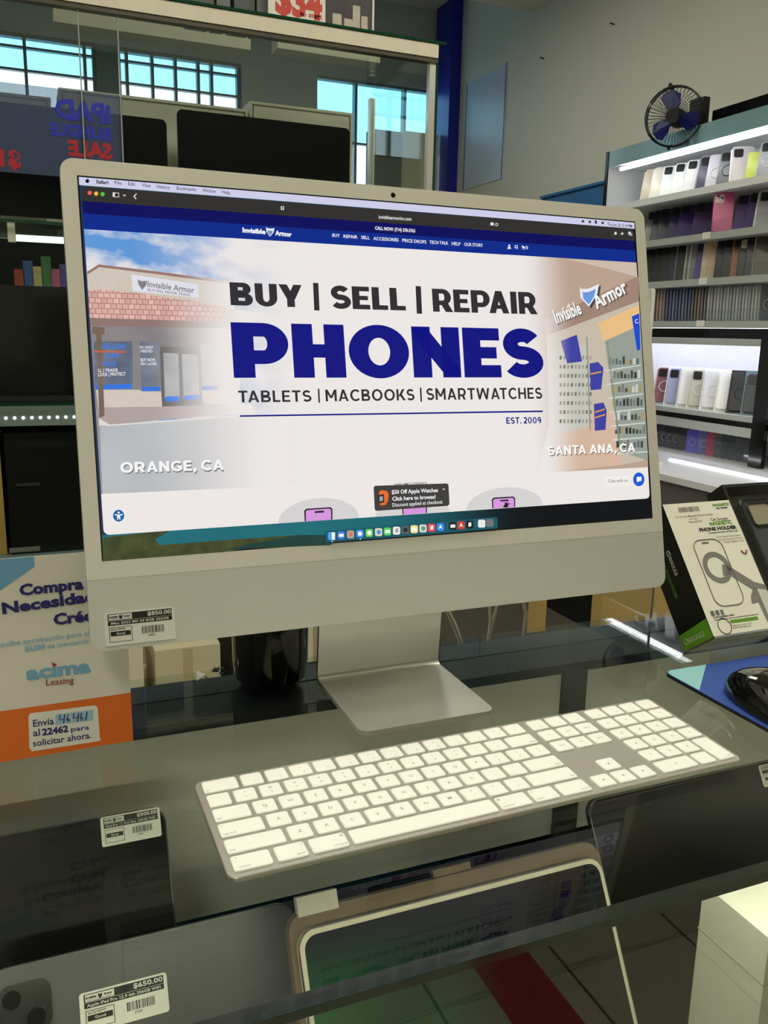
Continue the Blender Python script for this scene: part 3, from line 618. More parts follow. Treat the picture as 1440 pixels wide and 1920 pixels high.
# =================================================================== KEYBOARD
kb = thing('keyboard', 'silver computer keyboard with white keys and number pad', 'keyboard', (-.00104,-.1255,0), (0,0,.01532))
KW, KH = .4187, .1149
zk = lambda y: .0042 + (y + KH/2)/KH*.0048           # top of the sloping plate
pl = rrect(-KW/2,-KH/2,KW/2,KH/2,.0075,6)
mb = MB(); n = len(pl)
ins = rrect(-KW/2+.0006,-KH/2+.0006,KW/2-.0006,KH/2-.0006,.0069,6)
mb.add([(x,y,.0008) for x,y in ins] + [(x,y,zk(y)-.0007) for x,y in pl] + [(x,y,zk(y)) for x,y in ins],
       [tuple(range(n-1,-1,-1)), tuple(range(2*n,3*n))] + [(i,(i+1)%n,(i+1)%n+n,i+n) for i in range(n)] + [(i+n,(i+1)%n+n,(i+1)%n+2*n,i+2*n) for i in range(n)])
part('base', mb, mat('keyboard_aluminium', (190,187,178), .36, metal=.7, var=.03, scale=90), kb, local=True)
part('foot', MB().box((-.19,-.045,0), (.19,-.038,.0009)).box((-.19,.038,0), (.19,.045,.0009)), WHITEPL, kb, local=True)
keym = mat('key_white', (240,240,234), .42, var=.01); legm = mat('key_legend', (136,136,134), .6)
GP = .0030; U = (KW - .0066 - .008) / 21.5; RH = (KH - .0062) / 6
_KM = {}
def keymesh(wu, hu=1):
    k = (round(wu,3), hu)
    if k in _KM: return _KM[k]
    w2, h2 = (wu*U-GP)/2, (hu*RH-GP)/2; o = rrect(-w2,-h2,w2,h2,.0019,3); q = rrect(-w2+.0006,-h2+.0006,w2-.0006,h2-.0006,.0014,3); m = len(o)
    b = MB().add([(x,y,-.0004) for x,y in o] + [(x,y,.0012) for x,y in o] + [(x,y,.0017) for x,y in q],
        [tuple(range(2*m,3*m))] + [(i,(i+1)%m,(i+1)%m+m,i+m) for i in range(m)] + [(i+m,(i+1)%m+m,(i+1)%m+2*m,i+2*m) for i in range(m)])
    me = b.mesh('key'); me.materials.append(keym); _KM[k] = me; return me
slope = math.atan(.0048/KH)
def key(x, row, wu, texts, hu=1):
    """x = left edge in units, row 0 = function row; texts = list of (string, ax, ay, height mm)"""
    cx = -KW/2 + .0033 + x*U + wu*U/2 if not isinstance(x, tuple) else x[0]
    cy = KH/2 - .0031 - row*RH - hu*RH/2
    o = bpy.data.objects.new('key', keymesh(wu, hu)); COL.objects.link(o); o.parent = kb; o.location = (cx, cy, zk(cy)); o.rotation_euler = (slope,0,0)
    WL[o.name] = Vector((0,0,0)); mb = MB(); w2, h2 = (wu*U-GP)/2, (hu*RH-GP)/2
    for s, ax, ay, hh in texts:
        al = 'l' if ax < -.5 else ('r' if ax > .5 else 'c'); xx = ax*(w2-.0014)
        put_text(mb, s, Vector((xx, ay*h2 - (hh*.0005 if al == 'c' else 0), .00175)), Vector((1,0,0)), Vector((0,1,0)), hh*.001, bold=.004, align=al)
    if mb.v: part('legend', mb, legm, o, local=True)
    return o
CEN = lambda s, h=3.0: [(s,0,0,h)]
TWO = lambda a, b_: [(a,0,.38,2.0), (b_,0,-.35,2.2)]
key(0,0,1.5,[('esc',-1,-.72,1.6)])
for i in range(12): key(1.5+i,0,1,[('F%d' % (i+1),.3,-.5,1.2), ('☼☼▦⌕◦◦◀▮▶◁◁◁'[i] if 0 else '··='[i%3],0,.3,1.6)])
key(13.5,0,1,[('▴',0,0,2.0)] if 0 else [('^',0,-.2,2.2)])
for i, (a, b_) in enumerate(zip('~!@#$%^&*()_+', '`1234567890-=')): key(i,1,1,TWO(a,b_))
key(13,1,1.5,[('delete',1,-.72,1.7)])
key(0,2,1.5,[('tab',-1,-.72,1.7)])
for i, a in enumerate('QWERTYUIOP'): key(1.5+i,2,1,CEN(a))
for i, (a, b_) in enumerate((('{','['),('}',']'),('|','\\'))): key(11.5+i,2,1,TWO(a,b_))
cl = key(0,3,1.75,[('caps lock',-1,-.72,1.7), ('•',-.92,.45,2.0)])
for i, a in enumerate('ASDFGHJKL'): key(1.75+i,3,1,CEN(a))
for i, (a, b_) in enumerate(((':',';'),('"',"'"))): key(10.75+i,3,1,TWO(a,b_))
key(12.75,3,1.75,[('return',1,-.72,1.7)])
key(0,4,2.25,[('shift',-1,-.72,1.7)])
for i, a in enumerate('ZXCVBNM'): key(2.25+i,4,1,CEN(a))
for i, (a, b_) in enumerate((('<',','),('>','.'),('?','/'))): key(9.25+i,4,1,TWO(a,b_))
key(12.25,4,2.25,[('shift',1,-.72,1.7)])
key(0,5,1.5,[('control',-.8,-.72,1.7),('^',-.85,.45,1.8)]); key(1.5,5,1.25,[('option',1,-.72,1.7),('⌥',1,.45,1.6)]); key(2.75,5,1.5,[('command',1,-.72,1.7),('⌘',1,.4,2.0)])
key(4.25,5,6,[]); key(10.25,5,1.5,[('command',-1,-.72,1.7),('⌘',-1,.4,2.0)]); key(11.75,5,1.25,[('option',-1,-.72,1.7),('⌥',-1,.45,1.6)]); key(13,5,1.5,[('control',1,-.72,1.7),('^',1,.45,1.8)])
NX = 14.5 + .004/U; MX = NX + 3 + .004/U
for i in range(3): key(NX+i,0,1,[('F%d' % (13+i),.2,-.5,1.2)])
for i, s in enumerate(('fn','home','page\nup'.replace('\n',' '))): key(NX+i,1,1,CEN(s,1.4))
for i, s in enumerate(('delete','end','page dn')): key(NX+i,2,1,CEN(s,1.4))
key(NX+1,4,1,CEN('▲',1.8)); 
for i, s in enumerate('◄▼►'): key(NX+i,5,1,CEN(s,1.8))
for i in range(4): key(MX+i,0,1,[('F%d' % (16+i),.2,-.5,1.2)])
for r, row in enumerate((('clear','=','/','*'),('7','8','9','-'),('4','5','6','+'))):
    for i, s in enumerate(row): key(MX+i,1+r,1,CEN(s, 1.4 if s == 'clear' else 2.6))
for i, s in enumerate('123'): key(MX+i,4,1,CEN(s,2.6))
key(MX+3,4,1,[('enter',1,-.85,1.5)],2)
key(MX,5,2,CEN('0',2.6)); key(MX+2,5,1,CEN('.',2.6))

# =================================================================== MOUSE PAD, MOUSE
mp = thing('mouse_pad', 'blue mouse pad with a pale teal corner', 'mouse pad', (.39,-.11,0))
part('rubber_base', MB().prism([(x,y,.003) for x,y in rrect(.272,-.21,.51,-.009,.008,5)], (0,0,-.0028)), BLACKM, mp)
part('cloth', MB().prism([(x,y,.0038) for x,y in rrect(.2722,-.2098,.5098,-.0092,.008,5)], (0,0,-.0008)), mat('pad_blue', (38,72,150), .7, var=.06, scale=12), mp)
tri = [HZ(1333,1250,.0041), HZ(1296,1297,.0041)]
part('teal_corner', MB().poly([(.2725,-.018,.0041), (.2745,-.0125,.0041), (.280,-.0095,.0041), (tri[0].x,-.0095,.0041), (.2725,tri[1].y,.0041)][::-1]), mat('pad_teal', (138,190,196), .7, var=.03), mp)
ms = thing('computer_mouse', 'glossy black computer mouse on the blue mouse pad', 'mouse', (.405,-.075,.004))
mb = MB(); NS, NR = 24, 9; yaw = math.radians(-97)
mL, mW, mHt = .060, .035, .028; vs = []; fs = []
for j in range(NR):
    t = j/(NR-1)*math.pi/2
    for i in range(NS):
        a = 2*math.pi*i/NS; rx = mL*abs(math.cos(a))**.85*(1 if math.cos(a) >= 0 else -1); ry = mW*abs(math.sin(a))**.8*(1 if math.sin(a) >= 0 else -1)
        k = math.cos(t)**.7 if j < NR-1 else 0
        vs.append((rx*k, ry*k, .004 + mHt*math.sin(t)*(1 - .10*(rx*k/mL)**2)))
for j in range(NR-1):
    for i in range(NS): fs.append((j*NS+i, j*NS+(i+1)%NS, (j+1)*NS+(i+1)%NS, (j+1)*NS+i))
mpos = Vector((.312,-.119,.0038)); T = Matrix.Translation(mpos) @ Matrix.Rotation(yaw,4,'Z')
ms.location = mpos; WL[ms.name] = mpos
part('shell', MB(T).add(vs, fs), mat('mouse_black', (9,8,8), .06, coat=.6), ms, smooth=True)
part('underside', MB(T).add([(x*.97,y*.95,0) for x,y,z in vs[:NS]] + [(x,y,.0042) for x,y,z in vs[:NS]], [tuple(range(NS-1,-1,-1))] + [(i,(i+1)%NS,(i+1)%NS+NS,i+NS) for i in range(NS)]), mat('mouse_side', (38,40,44), .25), ms)
part('wheel', MB(T).tube([(-.03,-.003,.0236),(-.03,.003,.0236)], .0045, 14), mat('wheel_grey', (60,60,62), .5), ms)

# =================================================================== FLYER
FF = Fr((-.245,.0262,.0006), (1,.02,0), (0,.10,1))
fy = thing('flyer', 'white and orange leasing flyer in Spanish leaning behind the computer', 'flyer', (-.35,.0262,0))
flw, flh = .2159, .160
fpx = lambda x, y: FF.px(x, y)
xr = fpx(250,1390)[0]; x0f = xr-flw
sheet = FF.slab([(x0f,0),(xr,0),(xr,flh),(x0f,flh)], -.0012, 0)
part('sheet', sheet, mat('flyer_paper', (228,224,212), .45, var=.02), fy)
vo = fpx(243,1299)[1]
part('orange_band', MB().poly(FF.pts([(x0f,.0002),(xr,.0002),(xr,vo),(x0f,vo)], .0002)), mat('flyer_orange', (232,112,24), .45, var=.02), fy)
part('blue_corner', MB().poly(FF.pts([(x0f,fpx(0,1106)[1]),fpx(0,1106),fpx(64,1062),(fpx(64,1062)[0],flh-.0002),(x0f,flh-.0002)], .0002)), mat('flyer_blue', (112,168,206), .45, var=.02), fy)
bub = [fpx(*p) for p in ((53,1342),(56,1337),(178,1322),(183,1326),(187,1382),(189,1388),(180,1390),(60,1408),(55,1402))]
part('speech_bubble', MB().poly(FF.pts(bub[::-1], .0004)), mat('flyer_white', (238,236,226), .45), fy)
part('blue_mark', MB().poly(FF.pts([fpx(*p) for p in ((104,1359),(175,1350),(175,1330),(104,1339))], .0005)), mat('flyer_pale_blue', (166,204,222), .45), fy)
def ftext(items, m, name, cap=.70):
    for s, p0, p1, hp, bold in items:
        mb = MB()
        a = Vector(fpx(*p0)); q = Vector(fpx(*p1)); hh = abs(fpx(p0[0],p0[1]-hp)[1]-a.y); e = (q-a); wl = e.length; e.normalize()
        put_text(mb, s, FF(a.x,a.y,.0007), FF.ex*e.x+FF.ey*e.y, FF.ey*e.x-FF.ex*e.y, hh, wl, bold, cap=cap)
        part(name, mb, m, fy)
nav = mat('flyer_navy', (36,32,110), .5); lb_ = mat('flyer_light_blue', (140,186,214), .5)
ftext([('Compra', (36,1116), (156,1103), 20, .045), ('Necesidades', (4,1150), (214,1121), 20, .045), ('Crédito', (100,1171), (214,1158), 20, .045), ('Envía', (62,1362), (101,1357), 13, .012), ('al', (62,1380), (75,1378), 13, .012), ('22462', (79,1378), (128,1371), 12, .04), ('para', (133,1371), (167,1367), 9, .012), ('solicitar ahora.', (62,1399), (171,1383), 12, .012)], nav, 'navy_lettering')
ftext([('Recibe aprobación para alquilar', (-8,1214), (205,1186), 10, .012), ('$4,000', (46,1221), (85,1216), 10, .04), ('de mercancía', (89,1216), (166,1205), 9, .012)], lb_, 'blue_lettering')
ftext([('acıma', (49,1274), (170,1259), 20, .04)], mat('flyer_logo_blue', (118,176,212), .5), 'logo_lettering', cap=.56)
ftext([('Leasing', (86,1285), (138,1280), 12, .01)], mat('flyer_brown', (150,80,52), .5), 'brown_lettering')
part('logo_bird', MB().poly(FF.pts([fpx(*p) for p in ((96,1241),(106,1245),(100,1252))][::-1], .0007)), mat('flyer_red', (150,50,60), .5), fy)
hw = MB()
for st_ in ([(112,1340),(111,1349),(121,1347)],[(121,1339),(119,1355)],[(128,1340),(125,1347),(127,1353),(131,1350),(127,1347)],[(138,1337),(137,1346),(146,1344)],[(147,1336),(145,1352)],[(153,1336),(150,1344),(152,1350),(156,1346),(152,1344)],[(163,1334),(160,1350)]):
    hw.tube([FF(*fpx(*p), .0007) for p in st_], .0005, 5)
part('handwriting', hw, mat('pen_blue', (52,70,120), .5), fy)

# =================================================================== PRODUCT BOXES ON ACRYLIC STANDS
TB = math.radians(38); e2 = Vector((0,math.sin(TB),math.cos(TB)))
BX = Fr((.3381,-.0041,.0308), (1,0,0), e2)
bxw, bxh, bxd = .096, .155, .049
pb = thing('phone_holder_box', 'white and black car phone holder box leaning on a clear stand', 'box', (.386,.02,0))
part('carton', BX.slab([(0,0),(bxw,0),(bxw,bxh),(0,bxh)], -bxd, 0), mat('carton_black', (12,12,12), .35), pb)
part('front_print', MB().poly(BX.pts([(0.0003,.0003),(bxw-.0003,.0003),(bxw-.0003,bxh-.0003),(.0003,bxh-.0003)], .0003)), mat('carton_white', (232,230,214), .4, var=.02), pb)
SD = Fr(BX.o, -BX.n, e2)                             # left side: x runs to the back
SD = Fr(BX(0,0,-bxd), BX.n, e2)                      # seen from the left, x runs to the front
part('green_band', MB().poly([BX(-.0003,.0,-.0001), BX(-.0003,.0205,-.0001), BX(-.0003,.0175,-bxd+.0001), BX(-.0003,.0,-bxd+.0001)][::1]), mat('carton_green', (96,158,24), .4), pb)
sl = MB(); 
put_text(sl, 'EGOULE', BX(-.0006,.0052,-bxd+.013), BX.n, e2, .0052, .026, bold=.05)
sl.tube([BX(-.0006,.008+.0028*math.sin(k*.6283),-bxd+.0085+.0028*math.cos(k*.6283)) for k in range(10)], .0007, 5, closed=True)
part('side_logo', sl, mat('carton_grey', (176,196,150), .5), pb)
s2 = MB(); put_text(s2, 'EGOULE', BX(-.0006,.098,-.020), -e2, BX.n, .0045, .021, bold=.04); s2.tube([BX(-.0006,.1025+.0035*math.sin(k*.6283),-.0178+.0022*math.cos(k*.6283)) for k in range(10)], .0006, 5, closed=True); part('side_lettering', s2, mat('carton_print_white', (190,192,186), .5), pb)
s3 = MB(); put_text(s3, 'MAGNETIC PHONE HOLDER', BX(-.0006,.113,-.0325), -e2, BX.n, .0042, .058, bold=.03); part('side_lettering', s3, mat('carton_print_green', (80,140,40), .5), pb)
bp = lambda x, y: BX.px(x, y)
bt = {'k': MB(), 'g': MB(), 'y': MB(), 'l': MB()}
BI = {'k': INK, 'g': mat('carton_green_ink', (92,150,30), .5), 'y': mat('carton_grey_ink', (104,104,100), .5)}
def btext(k, s, x, y, h, w_=None, bold=.02, al='l'):
    mb = MB(); put_text(mb, s, BX(x*bxw, y*bxh, .0006), BX.ex, BX.ey, h*bxh, None if w_ is None else w_*bxw, bold, al); part('lettering', mb, BI[k], pb)
def brect(k, x0, y0, x1, y1, d=.0006): bt[k].poly([BX(x0*bxw,y0*bxh,d), BX(x1*bxw,y0*bxh,d), BX(x1*bxw,y1*bxh,d), BX(x0*bxw,y1*bxh,d)])
xx = .2
rb = random.Random(5)
while xx < .5: wv = rb.choice((.006,.01,.014)); brect('y', xx, .925, xx+wv, .965); xx += wv+rb.choice((.006,.01))
btext('y','Car Screen Magnetic Phone Holder',.11,.885,.016,.56,.005); btext('y','for Tesla',.3,.862,.014,None,.005); btext('y','Price $25.00',.28,.838,.016,None,.005)
btext('g','MAGNETIC',.72,.955,.02,.26,.04); btext('k','Car Holder',.75,.932,.015,.18,.04)
btext('k','Car Screen',.60,.842,.022,.26,.01); btext('g','mAGNETIC',.56,.806,.03,.34,.045); btext('k','PHONE HOLDER',.38,.765,.026,.56,.05); btext('k','Centre Screen of the Car',.50,.742,.014,.44,.02)
btext('k','One Hand Operation',.58,.705,.013,.37,0); btext('k','Strong Suction Power',.60,.683,.013,.37,0); btext('k','Triple Stable Lock',.66,.661,.013,.31,0)
btext('k','Compatible with',.09,.125,.015,.30,.02); brect('k',.09,.110,.73,.1135)
brect('g', .30,.075,.70,.098); btext('k','Magnetic cases and',.30,.052,.011,.28,0); btext('k','Android devices',.30,.036,.011,.26,0)
brect('y',.08,.142,.13,.178); brect('y',.15,.142,.20,.178); brect('y',.22,.142,.26,.178)
ph = rrect(.20*bxw,.20*bxh,.62*bxw,.70*bxh,.011,6)
bt['y'].tube(BX.pts(ph, .0007), .0005, 5, closed=True)
bt['k'].tube([BX(.20*bxw+.0085*math.cos(k*.2618), .062*bxh+.0085*math.sin(k*.2618), .0007) for k in range(24)], .0004, 5, closed=True)
brect('y',.34,.667,.44,.682)
mg = [BX(.90*bxw+.0035*math.cos(a), .592*bxh+.004*math.sin(a), .0007) for a in [math.pi+.05*i*math.pi/1 for i in range(21)]]
bt['l'].tube(mg, .0009, 6)
part('black_print', bt['k'], INK, pb); part('green_print', bt['g'], mat('carton_green_ink', (92,150,30), .5), pb); part('grey_print', bt['y'], mat('carton_grey_ink', (104,104,100), .5), pb); part('red_print', bt['l'], mat('carton_red_ink', (150,80,90), .5), pb)
rgm = mat('holder_print', (126,124,118), .5)
rg = MB(); rg.add([BX(.42*bxw+r*math.cos(k*.2094), .485*bxh+r*1.0*math.sin(k*.2094), .0008) for r in (.0185,.0125) for k in range(30)], [(k,(k+1)%30,(k+1)%30+30,k+30) for k in range(30)])
rg.poly([BX(x*bxw,y*bxh,.0008) for x,y in ((.50,.50),(.56,.50),(.86,.345),(1.0,.315),(.997,.28),(.86,.30),(.80,.29),(.54,.425),(.46,.42))])
rg.poly([BX(x*bxw,y*bxh,.0008) for x,y in ((.80,.30),(.86,.30),(.86,.02),(.997,.02),(.997,.0),(.82,.0),(.80,.2),(.70,.19),(.72,.24))])
part('holder_picture', rg, rgm, pb)
part('phone_picture', MB().poly([BX(x*bxw,y*bxh,.0007) for x,y in ((.82,.02),(.997,.02),(.997,.27),(.82,.28))]), mat('screen_print', (206,205,196), .5), pb)
# second box: clear fronted case box behind it
BY = Fr((.3952,.0395,.0212), (1,0,0), e2)
o2 = HY(1353,909,.0395+.185*math.sin(TB)); 
c2w, c2h, c2d = .115, .185, .03
BY.o = Vector((o2.x, .0395, o2.z - c2h*math.cos(TB)))
cb = thing('phone_case_box', 'black phone case box with a clear window holding a grey case', 'box', (BY.o.x+.05,.07,0))
fr2 = MB()
for (a0, b0, a1, b1) in ((0,0,.004,c2h), (c2w-.004,0,c2w,c2h), (.004,0,c2w-.004,.004), (.004,c2h-.004,c2w-.004,c2h)):
    fr2.prism(BY.pts([(a0,b0),(a1,b0),(a1,b1),(a0,b1)], 0), -BY.n*c2d)
part('frame', fr2, mat('casebox_black', (26,25,24), .4), cb)
part('back_panel', BY.slab([(.0041,.0041),(c2w-.0041,.0041),(c2w-.0041,c2h-.0041),(.0041,c2h-.0041)], -c2d, -c2d+.002), mat('casebox_inner', (150,146,130), .4), cb)
part('blister', BY.slab([(.0041,.0041),(c2w-.0041,.0041),(c2w-.0041,c2h-.0041),(.0041,c2h-.0041)], -.0012, -.0006), ACRYL, cb)
ins_ = rrect(.022,.012,.100,.166,.012,6); hole = rrect(.030,.128,.068,.160,.007,6)
pc = part('phone_case', BY.slab(ins_, -c2d+.003, -.006), mat('case_graphite', (74,78,84), .5), cb)
part('bumper', MB().tube(BY.pts(ins_, -.007), .0035, 6, closed=True), mat('bumper_black', (22,22,24), .4), pc)
part('camera_ring', MB().tube(BY.pts(hole, -.0055), .0022, 6, closed=True), mat('bumper_black', (22,22,24)), pc)
part('camera_opening', MB().poly(BY.pts(hole, -.0057)), mat('opening_beige', (176,164,140), .5), pc)
s4 = MB(); put_text(s4, 'Protect Your Cell Phone', BY(-.0005,c2h*.56,-.020), -e2, BY.n, .008, .085, bold=.03); part('side_lettering', s4, mat('casebox_grey_print', (90,90,86), .5), cb)
def acrylic_stand(name, lab, x0, x1, yfront, tilt_y, zf):
    t = thing(name, lab, 'display stand', ((x0+x1)/2, yfront, 0))
    return t
stm = ACRYL
s_ = thing('acrylic_stand', 'clear acrylic stand under the car phone holder box', 'display stand', (.386,.03,0))
lipf = BX(0,-.0022,.003)
part('ledge', MB().prism([(BX(-.002,-.0008,.004)), BX(bxw+.002,-.0008,.004), BX(bxw+.002,-.0008,-bxd-.0), BX(-.002,-.0008,-bxd)], -e2*.0022), stm, s_)
part('front_plate', MB().box((.336,-.0068,.0005), (.436,-.0045,BX.o.z-.006)), stm, s_)
part('edge_highlight', MB().tube([BX(-.002,-.002,.004), BX(bxw+.002,-.002,.004)], .0008, 6), mat('clear_edge', (150,160,152), .2), s_)
s_ = thing('acrylic_stand', 'clear acrylic stand under the black phone case box', 'display stand', (BY.o.x+.05,.07,0))
part('ledge', MB().prism([(BY(-.002,-.0008,.004)), BY(c2w,-.0008,.004), BY(c2w,-.0008,-c2d), BY(-.002,-.0008,-c2d)], -e2*.0022), stm, s_)
part('support', MB().box((BY.o.x,.058,.0005), (BY.o.x+c2w,.060,max(.004,BY.o.z-.02))), stm, s_)

# black glossy tumbler behind the stand
cyl = thing('black_tumbler', 'tall glossy black cylinder behind the computer stand', 'tumbler', (-.103,.118,0))
part('body', MB().lathe([(.0,.0005),(.030,.0005),(.0345,.004),(.0365,.02),(.0372,.06),(.0368,.150),(.035,.158),(.0,.158)], (-.103,.118,0), 40), mat('tumbler_black', (6,7,10), .08, coat=.5), cyl, smooth=True)

# =================================================================== TABLETS INSIDE THE COUNTER
LEAN = math.radians(30); te = Vector((0,math.sin(LEAN),math.cos(LEAN)))
def tablet(label, xl, xr, top, length, body, screen=None, bump=False, rad=.012):
    y, z = top; base = Vector((xl, y, z)) - te*length
    t = thing('tablet', label, 'tablet', ((xl+xr)/2, base.y, base.z)); fr = Fr(base, (1,0,0), te); w_ = xr-xl
    part('body', fr.slab(rrect(0,0,w_,length,rad,7), -.0062, 0), body, t)
    rim = MB().tube(fr.pts(rrect(.0004,.0004,w_-.0004,length-.0004,rad,7), -.0004), .0007, 6, closed=True)
    part('rim', rim, mat('tablet_rim', (92,92,90), .3, metal=.8), t)
    return t, fr
sg = mat('space_grey', (92,93,95), .42, metal=.35, var=.03, scale=60)
t1, f1 = tablet('grey tablet priced 650 dollars leaning at the front of the counter', -.356, -.141, (-.085,-.098), .281, sg)
cmb = part('camera_bump', f1.slab(rrect(.006,.238,.040,.270,.008,5), 0, .0022), mat('camera_glass', (30,31,33), .25), t1)
part('lens', MB().tube([f1(.015,.261,.002), f1(.015,.261,.0028)], .006, 16), BLACK, cmb); part('lens', MB().tube([f1(.030,.247,.002), f1(.030,.247,.0028)], .006, 16), BLACK, cmb)
def label_at(t, fr, pts, price, line, cond, num):
    q = [fr.px(*p) for p in pts]; xs = [a[0] for a in q]; ys = [a[1] for a in q]
    price_label(t, fr, xs[0], ys[0], xs[1], ys[1], price, line, cond, num)
def mid(fr, px4):
    q = [fr.px(*p) for p in px4]; return ((q[0][0]+q[3][0])/2, (q[0][1]+q[1][1])/2, (q[1][0]+q[2][0])/2, (q[2][1]+q[3][1])/2)
m4 = mid(f1, ((153,1940),(317,1897),(313,1825),(147,1861)))
price_label(t1, f1, m4[0], m4[1], m4[2], m4[3], '$650.00', 'Apple iPad Pro 12.9 6th 256GB WiFi', 'Good', '27304')
t2, f2 = tablet('dark tablet priced 500 dollars leaning behind the 650 dollar tablet', -.468, -.220, (.03,-.065), .178, mat('tablet_dark', (12,13,16), .32, spec=.15))
m4 = mid(f2, ((192,1588),(303,1568),(299,1513),(187,1533)))
price_label(t2, f2, m4[0], m4[1], m4[2], m4[3], '$500.00', 'iPad Pro 11 3rd Gen 256GB WiFi', 'Good', '27851')
t3, f3 = tablet('white framed tablet in an open brown folio case inside the counter', -.156, .098, (-.150,-.074), .182, mat('tablet_white', (206,200,180), .35))
scp = rrect(.0042,.0042,.2498,.1778,.0095,6)
grn = mat('tablet_screen', (5,6,8), .1, spec=.2); nt = grn.node_tree; pbs = nt.nodes['Principled BSDF']
tc = nt.nodes.new('ShaderNodeTexCoord'); no = nt.nodes.new('ShaderNodeTexNoise'); no.inputs['Scale'].default_value = 11; nt.links.new(tc.outputs['Object'], no.inputs['Vector'])
sx = nt.nodes.new('ShaderNodeSeparateXYZ'); nt.links.new(tc.outputs['Object'], sx.inputs[0])
mr = nt.nodes.new('ShaderNodeMapRange'); mr.inputs['From Min'].default_value = .02; mr.inputs['From Max'].default_value = -.13; nt.links.new(sx.outputs[0], mr.inputs['Value'])
mz = nt.nodes.new('ShaderNodeMapRange'); mz.inputs['From Min'].default_value = .155; mz.inputs['From Max'].default_value = .10; nt.links.new(sx.outputs[2], mz.inputs['Value'])
ml = nt.nodes.new('ShaderNodeMath'); ml.operation = 'MULTIPLY'; nt.links.new(no.outputs['Fac'], ml.inputs[0]); nt.links.new(mr.outputs[0], ml.inputs[1])
ml2 = nt.nodes.new('ShaderNodeMath'); ml2.operation = 'MULTIPLY'; nt.links.new(ml.outputs[0], ml2.inputs[0]); nt.links.new(mz.outputs[0], ml2.inputs[1])
pbs.inputs['Emission Color'].default_value = (0.025,0.17,0.05,1); nt.links.new(ml2.outputs[0], pbs.inputs['Emission Strength'])
part('screen', f3.slab(scp, .0001, .0005), grn, t3, label='dark screen with a green glow')
cv = part('folio_case', f3.slab(rrect(-.004,-.004,.258,.193,.014,7), -.018, -.0066), mat('folio_brown', (116,98,76), .7, var=.08, scale=80), t3, label='brown folio case back')
cq = f3.px(862,1652); part('clasp', MB().prism(f3.pts([(cq[0]-.016,.189),(cq[0]+.016,.189),(cq[0]+.016,.1985),(cq[0]-.016,.1985)], -.0105), -f3.n*.006), mat('clasp_brown', (124,104,80), .6), cv)
part('pencil_loop', MB().prism(f3.pts([(.004,.190),(.034,.190),(.034,.203),(.004,.203)], -.004), -f3.n*.008), mat('loop_white', (200,196,184), .5), cv)
t4, f4 = tablet('black glass tablet leaning at the right front of the counter', .123, .404, (-.095,-.062), .215, mat('tablet_black', (8,9,12), .3, spec=.12))
q = f4.px(1421,1436); price_label(t4, f4, q[0], q[1]-.021, q[0]+.05, q[1], '$700.00', 'iPad Pro 12.9', 'Good', '27912') if 0 else price_label(t4, f4, q[0], q[1]-.020, q[0]+.047, q[1], ' ', ' ', ' ', '27')
for t, fr, ln, lab in ((t1,f1,.28,'low black riser under the 650 dollar tablet'), (t2,f2,.178,'black riser under the 500 dollar tablet'), (t3,f3,.182,'black riser under the white framed tablet'), (t4,f4,.215,'black riser under the black glass tablet')):
    p = fr.o; x_a = p.x+.03; x_b = p.x + (.215 if fr is f1 else .248) - .03
    if fr is f1: y_a, y_b = p.y-.008, p.y+.05
    else: y_a, y_b = p.y-.010, p.y+.045
    zt = p.z - (.022 if fr is t3 else .004) - .002
    yb_ = p.y; 
    rs = MB().box((x_a,y_a,DECK+.0005), (x_b,y_b,max(DECK+.004, zt)))
    solo('tablet_riser', rs, BLACKM, lab, 'riser', 'tablet risers in the counter')
wb = thing('white_carton', 'white carton at the right front inside the counter', 'carton', (.20,-.245,DECK))
part('carton', MB().box((.137,-.284,DECK+.0005), (.262,-.222,-.062)), mat('carton_plain_white', (206,204,194), .5), wb)
part('lid_line', MB().box((.1365,-.2845,-.10), (.2625,-.2215,-.0985)), mat('carton_seam', (170,168,160), .6), wb)

# =================================================================== GLASS CABINET AGAINST THE STOREFRONT
CY, CYB, CX0, CX1 = 1.9, 2.42, -1.5, .895
cab = thing('glass_cabinet', 'tall glass display cabinet with cream top rail and glass shelves behind the counter', 'cabinet', (-.3,2.16,FL))
part('top_rail', MB().box((CX0,CY-.012,1.148), (CX1,CY+.03,1.186)), CREAM, cab)
part('rail_dark_edge', MB().box((CX0,CY-.008,1.136), (CX1,CY+.02,1.1475)), mat('rail_brown', (70,62,50), .4), cab)  # dark brown strip along the rail's lower edge
part('top_glass', MB().box((CX0,CY+.0,1.187), (CX1+.02,CYB,1.194)), GLASS, cab)
part('top_glass_edge', MB().box((CX0,CY-.016,1.187), (CX1+.024,CY-.001,1.194)), EDGE, cab)
xa = HY(152,150,CY).x; xb_ = HY(227,200,CY).x
xs = [CX0, xa, xb_, CX1-.03]
for a, b in zip(xs[:-1], xs[1:]): part('door_glass', MB().box((a+.001,CY+.004,-.32), (b-.001,CY+.008,1.136)), GLASS, cab)
for x in (xa, xb_): part('door_edge', MB().box((x-.0016,CY+.002,-.32), (x+.0016,CY+.010,1.136)), mat('clear_edge', (150,160,152), .2), cab)
for x, y in ((CX1-.022,CY), (CX1-.022,CYB-.02), (CX0,CY)): part('post', MB().box((x,y,-.33), (x+.02,y+.02,1.148)), ALU, cab)
part('side_glass', MB().box((CX1-.014,CY+.02,-.32), (CX1-.009,CYB-.02,1.186)), GLASS, cab)
part('side_glass_edge', MB().box((CX1+.0,CY-.002,-.32), (CX1+.006,CY+.006,1.148)), EDGE, cab)
